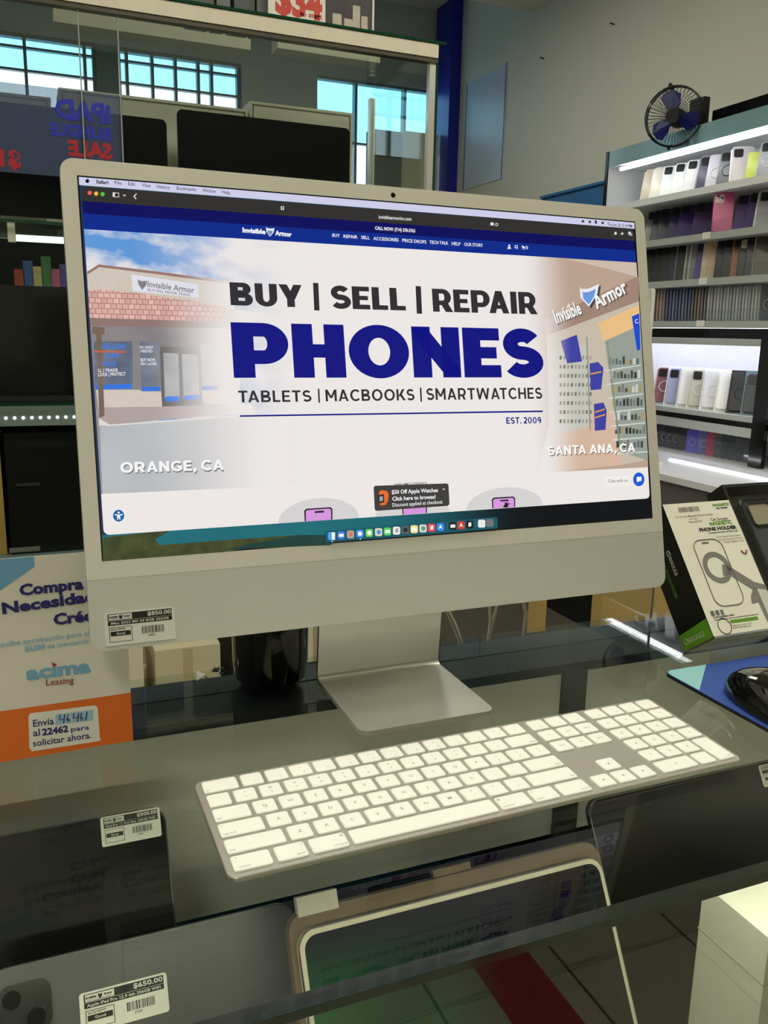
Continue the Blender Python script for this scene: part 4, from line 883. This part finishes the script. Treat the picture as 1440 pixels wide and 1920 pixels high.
for z in (.600, .112):
    part('glass_shelf', MB().box((CX0+.021,CY+.03,z), (CX1-.024,CYB-.022,z+.008)), GLASS, cab)
    part('shelf_edge', MB().box((CX0+.021,CY+.0255,z), (CX1-.024,CY+.0295,z+.008)), EDGE, cab)
part('bottom_shelf', MB().box((CX0,CY-.01,-.36), (CX1,CYB,-.325)), mat('cabinet_rail_blue', (120,132,140), .4), cab)
part('plinth', MB().box((CX0,CY+.01,FL), (CX1,CYB,-.361)), mat('plinth_cream', (170,160,132), .5, var=.06), cab)
part('back_panel', MB().box((CX0,CYB-.012,-.324), (CX1-.03,CYB-.002,.598)), mat('cabinet_back', (36,36,36), .5), cab)
for z, mm in ((.556, LED), (.074, LED)):
    pass
# light tube under the first shelf and led dots under the second
lt1 = HY(30,446,CY+.06); lt2 = HY(118,446,CY+.06)
tb = thing('light_tube', 'short white light tube under the upper glass shelf', 'light', (-.3,CY+.06,.57))
part('tube', MB().tube([(lt1.x,CY+.06,lt1.z), (lt1.x+.36,CY+.06,lt1.z)], .009, 10), glow('tube_white', (.85,1,.92), 1.6), tb)
part('bracket', MB().box((lt1.x-.02,CY+.05,lt1.z-.012), (lt1.x-.001,CY+.07,.5995)).box((lt1.x+.361,CY+.05,lt1.z-.012), (lt1.x+.38,CY+.07,.5995)), CREAM, tb)
ls = thing('led_bar', 'bar of small led dots under the lower glass shelf', 'light', (-.3,CY+.06,.08))
p = HY(0,785,CY+.05)
part('channel', MB().box((CX0+.05,CY+.052,p.z-.022), (.6,CY+.085,.1115)), mat('led_channel', (130,140,136), .4), ls)
dotm = glow('led_dot', (1,1,1), 4.0)
for i in range(16):
    x = p.x - .03 + i*.0225
    part('led', MB().tube([(x,CY+.0515,p.z+.001), (x,CY+.0495,p.z+.001)], .0042, 8), dotm, ls)
# goods: small boxes made up in place of the bright store reflection
rs_ = random.Random(11)
gc = [(150,60,40),(60,90,150),(190,170,120),(70,120,70),(180,90,120),(90,80,150)]
nm = ['red-brown','blue','tan','green','pink','violet']
for i in range(6):
    x = HY(38+i*17,540,2.15).x; h_ = (.05,.075,.06,.09,.055,.07)[i]
    solo('goods_box', MB().box((x-.014,2.14,.4415), (x+.013,2.18,.4415+h_)), mat('goods_%d' % i, gc[i], .4, var=.3, scale=60), 'small %s box standing in for the bright store reflection in the cabinet' % nm[i], 'box', 'small boxes left of the computer')
mon = thing('dark_monitor', 'large black monitor on the lower glass shelf at the left edge', 'monitor', (-.25,2.0,.12))
mz = .44
part('panel', MB().prism([(x,2.0,z) for x,z in rrect(-.66,.135,.10,mz,.01,4)], (0,.2,0)), BLACK, mon)
part('foot', MB().box((-.42,1.99,.1205), (-.12,2.16,.1345)), BLACKM, mon)
prt = thing('black_printer', 'black printer shaped box on the bottom shelf left of the computer', 'printer', (-.15,2.1,-.325))
pz0 = HY(20,812,1.98).z; px0 = HY(12,900,1.98).x
part('case', MB().box((px0,1.98,-.324), (.32,2.3,pz0)), mat('printer_black', (20,19,18), .3), prt)
q0 = HY(18,1036,1.978); q1 = HY(75,1024,1.978)
part('tray_slot', MB().box((q0.x,1.974,q0.z), (q1.x,1.9798,q1.z)), mat('tray_grey', (120,118,108), .4), prt)
q0 = HY(30,912,1.978); q1 = HY(75,905,1.978); part('vent', MB().box((q0.x,1.976,q0.z), (q1.x,1.9798,q1.z)), mat('vent_grey', (46,46,44), .5), prt)
solo('wood_box', MB().box((px0-.20,1.99,-.3245), (px0-.012,2.25,pz0-.02)), mat('wood_side_m', (176,140,76), .5, var=.12, scale=14), 'yellow wood box beside the black printer shaped box', 'box')
# white cartons with dark displays in front, on the upper shelf
def carton(lab, x0, x1, z1, y0=2.17):
    t = thing('computer_carton', lab, 'carton', ((x0+x1)/2,y0,.608), group='cartons on the upper cabinet shelf')
    part('carton', MB().box((x0,y0,.6085), (x1,y0+.16,z1)), mat('carton_cream', (222,216,200), .5, var=.02), t)
    z0 = .62; mbp = MB()
    for (a,b,c_,d) in ((x0+.008,z1-.012,x1-.008,z1-.008), (x0+.008,z0,x0+.012,z1-.012), (x1-.012,z0,x1-.008,z1-.012)): mbp.box((a,y0-.0015,b), (c_,y0-.0002,d))
    part('panel_line', mbp, mat('carton_line', (120,114,102), .5), t)
carton('white carton at the far left of the upper cabinet shelf', -.62, -.204, HY(50,178,2.17).z)
carton('wide white carton behind the left dark display in the cabinet', -.182, .374, HY(300,186,2.17).z)
carton('white carton behind the right dark display in the cabinet', .381, .724, HY(560,200,2.17).z)
for lab, x0, x1, z1 in (('dark blank display on the left of the upper cabinet shelf', -.44, HY(312,224,2.05).x, HY(270,220,2.05).z), ('large dark blank display on the right of the upper cabinet shelf', HY(332,214,2.05).x, HY(656,240,2.05).x, HY(490,222,2.05).z)):
    t = thing('display_computer', lab, 'display', ((x0+x1)/2,2.06,.608), group='dark displays on the upper cabinet shelf')
    part('panel', MB().prism([(x,2.05,z) for x,z in rrect(x0,.63,x1,z1,.016,5)], (0,.012,0)), mat('display_dark', (4,5,8), .3, spec=.2), t)
    part('stand', MB().box(((x0+x1)/2-.07,2.063,.6095), ((x0+x1)/2+.07,2.075,.74)).box(((x0+x1)/2-.07,2.02,.6088), ((x0+x1)/2+.07,2.13,.6125)), ALU, t)
# reflection of a sale poster, built as a mirror-written sheet inside the left door
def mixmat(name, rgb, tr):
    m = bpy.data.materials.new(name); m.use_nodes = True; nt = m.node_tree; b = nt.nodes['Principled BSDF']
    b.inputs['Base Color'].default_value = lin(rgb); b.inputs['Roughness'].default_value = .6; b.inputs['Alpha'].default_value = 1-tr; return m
PF = Fr((0,CY+.012,0), (1,0,0), (0,0,1))
pt = thing('window_poster', 'reflection of a sale poster, built as a translucent sheet on the cabinet glass', 'poster', (-.3,CY+.012,.72))
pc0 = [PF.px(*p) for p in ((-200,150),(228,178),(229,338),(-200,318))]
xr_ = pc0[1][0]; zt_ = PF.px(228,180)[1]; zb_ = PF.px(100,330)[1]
part('sheet', PF.slab([(-.62,zb_),(xr_,zb_),(xr_,zt_),(-.62,zt_)], -.0005, 0), mixmat('reflection_film', (78,88,130), .5), pt)
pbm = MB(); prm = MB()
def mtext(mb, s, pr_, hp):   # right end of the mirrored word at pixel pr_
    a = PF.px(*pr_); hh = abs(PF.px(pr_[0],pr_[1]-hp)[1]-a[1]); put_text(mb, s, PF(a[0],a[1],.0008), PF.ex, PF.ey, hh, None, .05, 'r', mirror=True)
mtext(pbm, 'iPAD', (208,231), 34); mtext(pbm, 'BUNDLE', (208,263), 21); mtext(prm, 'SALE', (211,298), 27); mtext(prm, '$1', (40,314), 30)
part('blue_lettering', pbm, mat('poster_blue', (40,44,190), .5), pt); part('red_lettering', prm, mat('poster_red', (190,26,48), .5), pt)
# sign and boxes on top of the cabinet
sg_ = thing('price_sign', 'sign on the cabinet reading 34 to start, with a phone picture', 'sign', (.55,1.95,1.194))
SF = Fr((0,1.95,0), (1,0,0), (0,0,1)); sl_, sr_, sm_ = HY(503,38,1.95).x, HY(701,60,1.95).x, HY(610,45,1.95).x
part('board', SF.slab([(sl_,1.1955),(sr_,1.1955),(sr_,1.36),(sl_,1.36)], -.004, 0), CARD, sg_)
part('picture', MB().poly(SF.pts([(sm_,1.200),(sr_-.006,1.200),(sr_-.006,1.352),(sm_,1.352)], .0004)), mat('picture_dark', (58,50,56), .5, var=.6, scale=26), sg_)
pm = MB()
for (x0, z0, x1, z1) in ((.022,.004,.050,.045),(.058,.004,.085,.036),(.085,.01,.108,.075),(.112,.004,.132,.05)): pm.poly(SF.pts([(sm_+x0,1.2+z0),(sm_+x1,1.2+z0),(sm_+x1,1.2+z1),(sm_+x0,1.2+z1)], .0007))
part('picture_phones', pm, mat('picture_silver', (186,178,166), .5, var=.3, scale=60), sg_)
rm = MB(); a = SF.px(516,22); hh = .075; put_text(rm, '$34', SF(a[0],a[1],.0006), SF.ex, SF.ey, hh, SF.px(604,20)[0]-a[0], .05)
a = SF.px(562,28); put_text(rm, 'to start', SF(a[0],a[1]-.002,.0006), SF.ex, SF.ey, .013, SF.px(604,33)[0]-a[0], .03); part('red_lettering', rm, mat('sign_red', (200,62,48), .5), sg_)
bm_ = MB(); x_s = SF.px(538,34)[0]; [bm_.poly(SF.pts([(x_s+a_,z_),(x_s+.10,z_),(x_s+.10,z_+.0022),(x_s+a_,z_+.0022)], .0006)) for a_, z_ in ((0,1.2105),(.004,1.2055))]; part('small_print', bm_, INK, sg_)
for i, (u0, u1_, zt) in enumerate(((352,395,1.32), (400,425,1.30), (432,470,1.33), (474,499,1.31))):
    a = HY(u0,20,2.05).x; b = HY(u1_,30,2.05).x
    solo('grey_box', MB().box((a,2.0,1.1945), (b,2.12,zt)), mat('top_box_%d' % (i % 2), ((70,76,74),(96,102,98))[i % 2], .4, var=.2, scale=30), 'dark grey box on top of the glass cabinet, number %s left of the sign' % ('four','three','two','one')[i], 'box', 'grey boxes on the glass cabinet')
# hanging light fittings behind the cabinet
for (u0, v0, u1_, v1_, lab) in ((100,48,465,100,'long cream light fitting hanging behind the glass cabinet on the left'), (515,96,705,124,'short yellow light fitting hanging behind the glass cabinet on the right')):
    a = HY(u0,v0,3.2); b = HY(u1_,v1_,3.2); z = (a.z+b.z)/2
    t = thing('light_fitting', lab, 'light fitting', ((a.x+b.x)/2,3.2,z))
    part('housing', MB().box((a.x,3.15,z), (b.x,3.25,z+.05)), CREAM, t)
    part('rod', MB().tube([(a.x+.1,3.2,z+.05),(a.x+.1,3.2,SOF-.001)], .006, 6), ALU, t); part('rod', MB().tube([(b.x-.1,3.2,z+.05),(b.x-.1,3.2,SOF-.001)], .006, 6), ALU, t)
# low things behind the counter, seen under the computer
solo('storage_bench', MB().box((-.30,1.45,FL), (.40,1.85,-.66)), mat('bench_beige', (176,164,128), .5, var=.05), 'low beige bench behind the counter', 'bench')
for i, (x0, x1, z1, c) in enumerate(((-.28,-.08,-.46,(222,216,190)), (-.05,.12,-.49,(206,198,168)), (.15,.24,-.45,(34,32,30)), (.26,.38,-.47,(214,208,190)))):
    lab = ('pale cream carton on the low bench, leftmost', 'beige carton on the low bench, second from the left', 'black carton on the low bench', 'off white carton on the low bench, rightmost')[i]
    t = thing('stock_carton', lab, 'carton', ((x0+x1)/2,1.6,-.66), group='cartons on the low bench')
    part('carton', MB().box((x0,1.5,-.6595), (x1,1.72,z1)), mat('stock_%d' % i, c, .5, var=.05), t); part('tape', MB().box(((x0+x1)/2-.012,1.4985,-.655), ((x0+x1)/2+.012,1.4998,z1-.002)), mat('tape_tan', (190,176,140), .4), t)
blk = thing('black_cabinet', 'low black equipment cabinet behind the counter', 'cabinet', (.45,.68,FL))
part('case', MB().box((.10,.5,FL), (.80,.85,-.30)), BLACKM, blk); part('door', MB().box((.12,.494,FL+.04), (.44,.4995,-.33)), mat('cab_door', (14,14,15), .4), blk); part('door', MB().box((.46,.494,FL+.04), (.78,.4995,-.33)), mat('cab_door', (14,14,15), .4), blk)
wd_ = mat('pine', (196,166,104), .5, var=.12, scale=9)
solo('wood_cabinet', MB().box((.93,.95,FL), (1.42,.99,-.14)), wd_, 'yellow pine cabinet behind the counter on the right', 'cabinet')
a = HY(1000,1130,.95); solo('wood_post', MB().box((a.x,.94,FL), (a.x+.03,.97,-.12)), wd_, 'narrow pine post standing behind the black cabinet', 'post')
cbm = mat('cable_white', (206,202,186), .5)
for lab, pts_ in (('white cable slanting down beside the computer stand', ((836,1140),(852,1172),(864,1205))), ('pair of white cables hanging behind the counter', ((918,1128),(920,1165),(916,1195))), ('thin white cable crossing the hanging pair', ((936,1122),(928,1150),(919,1185))), ('thin curved white cable by the pine post', ((980,1120),(986,1150),(982,1190)))):
    pp = [HY(u, v, .30) for u, v in pts_]; pp = [pp[0]+Vector((0,0,.06))] + pp + [pp[-1]+Vector((0,.02,-.3))]
    solo('cable', MB().tube(pp, .0035 if 'slanting' in lab else .0024, 8), cbm, lab, 'cable', smooth=True)
fo = MB(); rr = random.Random(2); c0 = HZ(385,1263,.0)
for i in range(7):
    x = c0.x + rr.uniform(-.012,.012); y = .137 + rr.uniform(-.008,.008); pts_ = [(x+rr.uniform(-.008,.008), y+rr.uniform(-.006,.006), .0008+rr.uniform(0,.007)) for k in range(3)]
    fo.prism(pts_, (0,0,-.0006))
solo('foil_scrap', fo, mat('foil', (196,194,182), .25, metal=.9), 'crumpled silver foil scrap on the rear rail', 'foil')

# =================================================================== WALL SHELVES WITH PHONE CASES
XS, XB, YN, YE = 2.5, 2.81, 1.40, 3.217
shw = mat('shelf_white', (226,228,230), .4, var=.02); shg = mat('shelf_grey', (168,172,166), .4, var=.03)
sh = thing('wall_shelf', 'white wall shelf unit filled with phone cases', 'shelf', (2.65,2.3,-.19))
part('back_panel', MB().box((XB-.01,YN,.41), (XB,YE-.011,1.18)), shw, sh)
part('end_panel', MB().box((XS,YE-.01,-.187), (XB,YE,1.18)), shw, sh); part('end_edge', MB().box((XS-.008,YE-.014,-.187), (XS-.0005,YE+.006,1.257)), BLACK, sh)
part('top_board', MB().box((XS,YN,1.1805), (XB,YE,1.20)), shw, sh)
part('header_film', MB().box((XS-.003,YN,1.179), (XS-.0005,YE-.015,1.257)), mat('header_teal', (128,160,166), .12, var=.15, scale=7), sh)
part('led_strip', MB().box((XS+.004,YN,1.153), (XS+.018,3.116,1.167)), LED, sh)
SZ = (.975,.776,.581,.395)
tg = (0,2.454,2.449,2.44)
for i, z in enumerate(SZ):
    part('shelf_board', MB().box((XS,YN,z-.015), (XB-.011,YE-.011,z+.015)), shw if i == 0 else shg, sh)
    if i:
        part('front_lip', MB().box((XS+.002,YN,z+.0155), (XS+.005,YE-.012,z+.066)), ACRYL, sh)
        part('shelf_ticket', MB().box((XS-.0015,tg[i]-.025,z-.010), (XS-.0002,tg[i]+.025,z+.018)), CARD, sh)
part('lower_rail', MB().box((XS-.001,YN,.335), (XS+.02,YE-.016,.378)), BLACK, sh); part('lower_rail', MB().box((XS-.001,YN,.306), (XS+.02,YE-.016,.3345)), shg, sh)
part('lit_panel', MB().box((XB-.01,YN,-.187), (XB,YE-.011,.379)), mat('lit_white', (236,236,242), .5), sh)
part('hidden_led', MB().box((XS+.08,YN+.02,.356), (XS+.12,YE-.03,.368)), glow('led_cool', (.84,.86,1.0), 14.0), sh)
part('shelf_board', MB().box((XS,YN,-.012), (XB-.011,YE-.011,.011)), shg, sh)
part('case_rail', MB().box((XS-.002,YN,-.035), (XS+.02,YE-.016,-.0125)), BLACK, sh); part('case_rail', MB().box((XS-.002,YN,-.076), (XS+.02,YE-.016,-.0355)), shg, sh)
part('front_glass', MB().box((XS+.004,YN,-.185), (XS+.007,YE-.016,-.0765)), ACRYL, sh)
a = HX(1424,760,XS-.02); part('black_post', MB().box((XS-.024,a.y-.045,-.1925), (XS-.003,a.y+.025,.335)), BLACK, sh)
lc = thing('lit_counter', 'white lit counter along the side wall below the phone cases', 'counter', (2.4,2.3,FL))
part('top', MB().box((1.978,1.131,-.219), (XW-.005,3.485,-.1935)), mat('lit_counter_top', (232,232,238), .25, var=.01), lc)
part('led_strip', MB().box((2.281,1.131,-.1933), (2.296,2.314,-.188)), LED, lc)  # reflection of the shelf led in the counter top, built as a glowing strip
part('front', MB().box((1.99,1.156,-.422), (2.015,3.459,-.2195)), mat('counter_front_grey', (110,104,106), .2, var=.25, scale=5), lc)
part('body', MB().box((2.029,1.156,FL), (XW-.01,3.459,-.220)), BLACKM, lc)
part('trim', MB().box((1.975,1.131,-.473), (2.028,3.485,-.423)), mat('trim_grey', (130,136,146), .3), lc)

# phone cases
def pc_mesh(w_, h_, t_):
    o = rrect(-w_/2,0,w_/2,h_,.011,4); q = rrect(-w_/2+.0022,.0022,w_/2-.0022,h_-.0022,.009,4); m = len(o)
    b = MB().add([(x,t_,z) for x,z in q] + [(x,t_*.6,z) for x,z in o] + [(x,t_*.2,z) for x,z in o] + [(x,0,z) for x,z in q],
        [tuple(range(m)), tuple(range(4*m-1,3*m-1,-1))] + [(i+k*m,i+(k+1)*m,(i+1)%m+(k+1)*m,(i+1)%m+k*m) for k in range(3) for i in range(m)])
    return b.mesh('phone_case_body')
PCB = pc_mesh(.074,.146,.010); PCB.materials.append(WHITEPL)
def camesh(x0,z0,x1,z1):
    b = MB().prism([(x,-.0016,z) for x,z in rrect(x0,z0,x1,z1,.006,3)], (0,.0016,0)); me = b.mesh('camera'); me.materials.append(BLACK); return me
CAMW = camesh(-.031,.106,.001,.139)
b = MB(); [b.tube([(x,-.0016,z),(x,-.0026,z)], .0055, 10) for x, z in ((-.0225,.131),(-.0225,.114),(-.008,.1225))]; LENS = b.mesh('lens'); LENS.materials.append(mat('lens_dark', (8,8,10), .1))
b = MB().tube([(.022*math.cos(k*.2618),-.0008,.066+.022*math.sin(k*.2618)) for k in range(24)], .0016, 5, closed=True); RING = b.mesh('ring'); RING.materials.append(WHITEPL)
b = MB().tube([(x,.005,z) for x,z in rrect(-.0375,-.001,.0375,.147,.012,4)], .0052, 6, closed=True); BUMP = b.mesh('bumper'); BUMP.materials.append(WHITEPL)
b = MB().box((-.043,-.002,-.001), (.043,.014,.165)); PACK = b.mesh('package'); PACK.materials.append(WHITEPL)
def own(o, m):
    o.material_slots[0].link = 'OBJECT'; o.material_slots[0].material = m
def pchild(name, me, m, t):
    o = bpy.data.objects.new(name, me); COL.objects.link(o); o.parent = t; own(o, m); return o
clearm = {}
def tmat(rgb, alpha, rough=.3):
    k = ('pc', rgb, alpha)
    if k not in clearm:
        m = mat('case_%d_%d_%d_%d' % (*rgb, int(alpha*100)), rgb, rough, var=.06, scale=40); m.node_tree.nodes['Principled BSDF'].inputs['Alpha'].default_value = alpha; clearm[k] = m
    return clearm[k]
def phone_case(y, z, rgb, label, group, kind='', yaw=-55, lean=22, x=2.575, scale=1.17, alpha=1.0, cam=(14,14,16), roll=0):
    t = thing('phone_case', label, 'phone case', (x, y, z), (math.radians(-lean), math.radians(roll), math.radians(yaw)), group)
    t.scale = (scale,)*3
    pchild('shell', PCB, tmat(rgb, alpha), t)
    if 'c' in kind: pchild('camera_opening', CAMW, tmat(cam, 1.0), t)
    if 'l' in kind: pchild('lens', LENS, mat('lens_dark', (8,8,10), .1), t)
    if 'r' in kind: pchild('magnet_ring', RING, tmat((214,214,214), 1.0), t)
    if 'd' in kind: pchild('magnet_ring', RING, tmat((60,64,70), 1.0), t)
    if 'b' in kind: pchild('bumper', BUMP, tmat(tuple(min(255, int(c*.5+110)) for c in rgb), 1.0), t)
    return t
ORD = ['first','second','third','fourth','fifth','sixth','seventh','eighth','ninth','tenth','eleventh','twelfth','thirteenth','fourteenth','fifteenth','sixteenth','seventeenth','eighteenth','nineteenth','twentieth'] + ['twenty-%s' % s for s in ('first','second','third','fourth','fifth','sixth','seventh','eighth','ninth')] + ['thirtieth'] + ['thirty-%s' % s for s in ('first','second','third','fourth','fifth','sixth','seventh','eighth')]
def row(items, vpx, z, name, group, **kw):
    for i, it in enumerate(items):
        u, rgb, cname, kind = it[:4]; ex = dict(kw); ex.update(it[4] if len(it) > 4 else {})
        y = HX(u, vpx, ex.get('x', 2.575)).y
        phone_case(y, z, rgb, '%s phone case, %s from the left on the %s' % (cname, ORD[i], name), group, kind, **ex)
row([(1218,(196,184,160),'beige patterned','b'),(1234,(226,222,206),'white patterned','b'),(1252,(236,238,236),'white','c'),(1274,(236,238,236),'white','c'),(1297,(236,238,236),'white','c'),
     (1321,(84,78,104),'purple grey','cb'),(1338,(210,206,214),'pale','r'),(1359,(118,122,124),'grey','cd'),(1388,(222,212,214),'clear sparkling','cb',dict(alpha=.75,yaw=-40)),(1409,(196,210,90),'yellow tagged','',dict(scale=.94)),(1434,(150,152,156),'grey','cr')],
    355, .9905, 'top wall shelf', 'phone cases on the top shelf')
row([(1222,(120,124,124),'grey','c'),(1234,(30,36,58),'navy','c'),(1246,(28,34,60),'dark navy','c'),(1266,(44,36,84),'indigo','c'),(1284,(58,26,104),'purple','c'),(1312,(64,44,96),'dark purple','c'),
     (1352,(206,84,140),'pink','cl',dict(x=2.535,yaw=-40,lean=8,cam=(236,190,200))),(1391,(92,76,128),'mauve','c'),(1414,(86,70,124),'lilac grey','c'),(1432,(206,206,210),'clear','cb',dict(alpha=.6))],
    440, .7915, 'second wall shelf', 'phone cases on the second shelf')
row([(1214,(24,30,52),'navy','c'),(1226,(20,22,24),'black','c'),(1240,(24,26,28),'black','c'),(1254,(28,30,34),'black','cd'),(1268,(30,34,60),'dark blue','c'),(1282,(26,28,30),'black','cb'),(1300,(150,154,150),'clear','b',dict(alpha=.5)),(1308,(170,170,166),'clear','rb',dict(alpha=.5)),
     (1318,(82,62,140),'violet','c'),(1333,(214,196,160),'cream','b'),(1341,(208,178,150),'peach','b'),(1356,(20,24,44),'dark navy','c'),(1370,(16,18,26),'black','c'),(1386,(150,84,40),'orange brown','c'),(1399,(18,20,32),'black','c',dict(cam=(190,180,160))),(1413,(20,22,30),'black','c'),(1430,(84,72,60),'brown','b')],
    525, .5965, 'third wall shelf', 'phone cases on the third shelf', yaw=-50, lean=12)
r4 = []
for k in range(36):
    u = 1229 + k*6
    if k < 5: c, n_, kd = ((150,104,90),(168,124,104),(120,92,84))[k % 3], 'rosy', 'b'
    elif k < 14: c, n_, kd = ((24,30,70),(30,44,96),(60,74,110))[k % 3], 'navy', 'b'
    elif k < 19: c, n_, kd = ((70,52,46),(96,80,70),(52,44,42))[k % 3], 'brown', 'b'
    else: c, n_, kd = ((150,156,156),(166,170,168),(120,124,134))[k % 3], 'clear grey', 'rb'
    r4.append((u,c,n_,kd,dict(alpha=.8 if k >= 19 else 1.0)))
row(r4, 603, .4105, 'packed fourth wall shelf', 'phone cases packed on the fourth shelf', yaw=-28, lean=4, scale=1.04)
# packed cases in white boxes on the lit shelf
def pack(u, rgb, cname, kind, i, boxrgb, x=2.575, yaw=-52, lean=22, box_alpha=.35):
    y = HX(u, 770, x).y
    t = thing('boxed_phone_case', '%s in a %s box, %s from the left on the lit shelf' % (cname, 'clear fronted', ORD[i]), 'phone case', (x,y,.0115), (math.radians(-lean),0,math.radians(yaw)), 'boxed phone cases on the lit shelf')
    t.scale = (1.22,)*3
    o = pchild('shell', PCB, tmat(rgb, 1.0), t); o.location = (0,-.006,.008)
    if 'c' in kind: o = pchild('camera_opening', CAMW, tmat((24,24,28), 1.0), t); o.location = (0,-.006,.008)
    if 'r' in kind: o = pchild('magnet_ring', RING, tmat((226,226,224), 1.0), t); o.location = (0,-.006,.008)
    if 'd' in kind: o = pchild('magnet_ring', RING, tmat((40,42,46), 1.0), t); o.location = (0,-.006,.008)
    o = pchild('box', PACK, tmat(boxrgb, 1.0), t); o.location = (0,.004,0)
for i, (u, rgb, cn, kd, bx_) in enumerate(((1240,(130,84,92),'rose case','cr',(226,226,230)), (1262,(156,160,190),'lilac case','c',(232,232,236)), (1286,(226,224,220),'white case','',(232,230,226)), (1306,(186,186,172),'beige case','cr',(226,222,210)), (1332,(214,214,216),'clear case','r',(234,234,236)), (1360,(238,236,232),'blank white case','',(234,230,220)), (1384,(34,36,42),'black case','d',(34,36,42)), (1412,(52,60,66),'dark grey case','c',(96,126,136)), (1438,(206,196,170),'cream case','',(206,196,170)))):
    pack(u, rgb, cn, kd, i, bx_)
row([(1232,(44,30,84),'dark purple','r'),(1243,(40,28,76),'dark purple','r'),(1254,(36,26,66),'dark purple','r'),(1266,(34,30,44),'black','r'),(1279,(30,30,36),'black','d'),(1296,(112,94,226),'bright violet','r',dict(x=2.555)),(1318,(120,124,200),'pale violet','r'),(1334,(206,74,104),'pink','d'),
     (1350,(92,92,98),'grey','d'),(1364,(58,64,68),'dark grey','d'),(1378,(58,64,68),'dark grey','d'),(1392,(62,68,72),'dark grey','d'),(1406,(66,72,76),'dark grey','d'),(1420,(120,112,96),'khaki','b')],
    845, -.193, 'bottom row', 'phone cases in the bottom row', yaw=-45, lean=6, scale=.72, x=2.57)

# second white computer seen edge-on, standing on the lit counter
w2 = thing('white_computer', 'white desktop computer seen edge on beside the wall shelves', 'computer', (2.18,2.26,-.193))
tp_ = HY(1222,541,2.26); zc = -.1934
part('panel', MB().prism([(tp_.x-.014, 2.26+y_, z_) for y_, z_ in rrect(-.02,zc+.15,.60,tp_.z,.014,5)], (.018,0,0)), mat('w2_white', (222,222,214), .35), w2)
part('stand_neck', MB().box((tp_.x-.036,2.45,zc+.010), (tp_.x-.0145,2.62,.10)), ALU, w2)
part('stand_foot', MB().box((tp_.x-.07,2.215,zc), (tp_.x+.10,2.62,zc+.010)), ALU, w2)
# ---- fan on top of the shelf unit
fc = HX(1263,218,2.42); fn = (CAM - fc).normalized(); fn = (fn + Vector((-.25,.05,.1))).normalized()
exf = Vector((0,0,1)).cross(fn).normalized(); eyf = fn.cross(exf)
FAN = Fr(fc, exf, eyf); RF = .124
fan = thing('desk_fan', 'small black clip fan with blue blades on the shelf unit', 'fan', (2.58, 2.5, 1.20))
cage = MB(); NW = 44
for r_, d in ((RF,0),(RF,-.035),(RF*.22,.030)): cage.tube([FAN(r_*math.cos(k*.1963),r_*math.sin(k*.1963),d) for k in range(32)], .0042 if r_ == RF else .002, 5, closed=True)
for k in range(NW):
    a = 2*math.pi*k/NW; cage.tube([FAN(RF*math.cos(a),RF*math.sin(a),0), FAN(RF*.8*math.cos(a+.05),RF*.8*math.sin(a+.05),.02), FAN(RF*.22*math.cos(a+.2),RF*.22*math.sin(a+.2),.030)], .0011, 4)
    cage.tube([FAN(RF*math.cos(a),RF*math.sin(a),-.035), FAN(RF*.85*math.cos(a),RF*.85*math.sin(a),-.05), FAN(RF*.2*math.cos(a),RF*.2*math.sin(a),-.055)], .0011, 4)
part('cage', cage, mat('fan_black', (14,15,18), .35), fan, kind='stuff')
for k in range(3):
    a0 = math.radians(100 + 120*k); bl = MB(); pts_f = []
    outl = [(.018,-.6),(.06,-.55),(.094,-.42),(.111,-.1),(.113,.2),(.104,.45),(.072,.55),(.026,.6)]
    P3 = [FAN(r*math.cos(a0+t),r*math.sin(a0+t),-.012+.016*t) for r, t in outl]
    bl.prism(P3, -FAN.n*.002); part('blade', bl, mat('fan_blue', (16,26,120), .3), fan)
part('hub', MB().tube([FAN(0,0,-.03), FAN(0,0,.012)], .024, 20), mat('fan_hub', (30,32,40), .4), fan)
part('badge', MB().tube([FAN(0,0,.028), FAN(0,0,.034)], RF*.23, 20), mat('fan_badge', (20,20,24), .4), fan)
part('motor', MB().tube([FAN(0,0,-.12), FAN(0,0,-.05)], .040, 20), BLACKM, fan)
for a in (100, 265): part('clip', MB().tube([FAN(RF*.98*math.cos(math.radians(a)),RF*.98*math.sin(math.radians(a)),-.04), FAN(RF*1.06*math.cos(math.radians(a)),RF*1.06*math.sin(math.radians(a)),.004)], .009, 8), BLACKM, fan)
pb0 = FAN(0,0,-.10)
part('bracket', MB().box((2.545,2.60,1.2205), (2.58,2.69,1.39)), BLACKM, fan)
part('arm', MB().tube([FAN(0,0,-.10), Vector((2.56,2.645,pb0.z))], .012, 8), BLACKM, fan)
part('base', MB().box((2.505,2.60,1.2005), (2.595,2.74,1.22)), BLACKM, fan)
solo('black_bar', MB().box((2.60,1.41,1.2005), (2.78,2.60,1.335)), BLACK, 'long black box lying on top of the wall shelf unit', 'box')
# ---- blue poster on the side wall
po = thing('wall_poster', 'large pale blue poster on the side wall', 'poster', (XW-.004,5.1,1.4))
pcs = [HX(u,v,XW-.004) for u,v in ((869,356),(942,335),(950,121),(875,155))]
y0_, y1_ = (pcs[0].y+pcs[3].y)/2, (pcs[1].y+pcs[2].y)/2; z0_, z1_ = (pcs[0].z+pcs[1].z)/2, (pcs[2].z+pcs[3].z)/2
part('sheet', MB().box((XW-.006,y1_,z0_), (XW-.001,y0_,z1_)), mat('poster_sky', (196,212,236), .35, var=.25, scale=2.2), po)
part('border', MB().box((XW-.0075,y1_,z0_), (XW-.0062,y1_+.012,z1_)).box((XW-.0075,y0_-.012,z0_), (XW-.0062,y0_,z1_)), mat('poster_border', (70,96,140), .4), po)
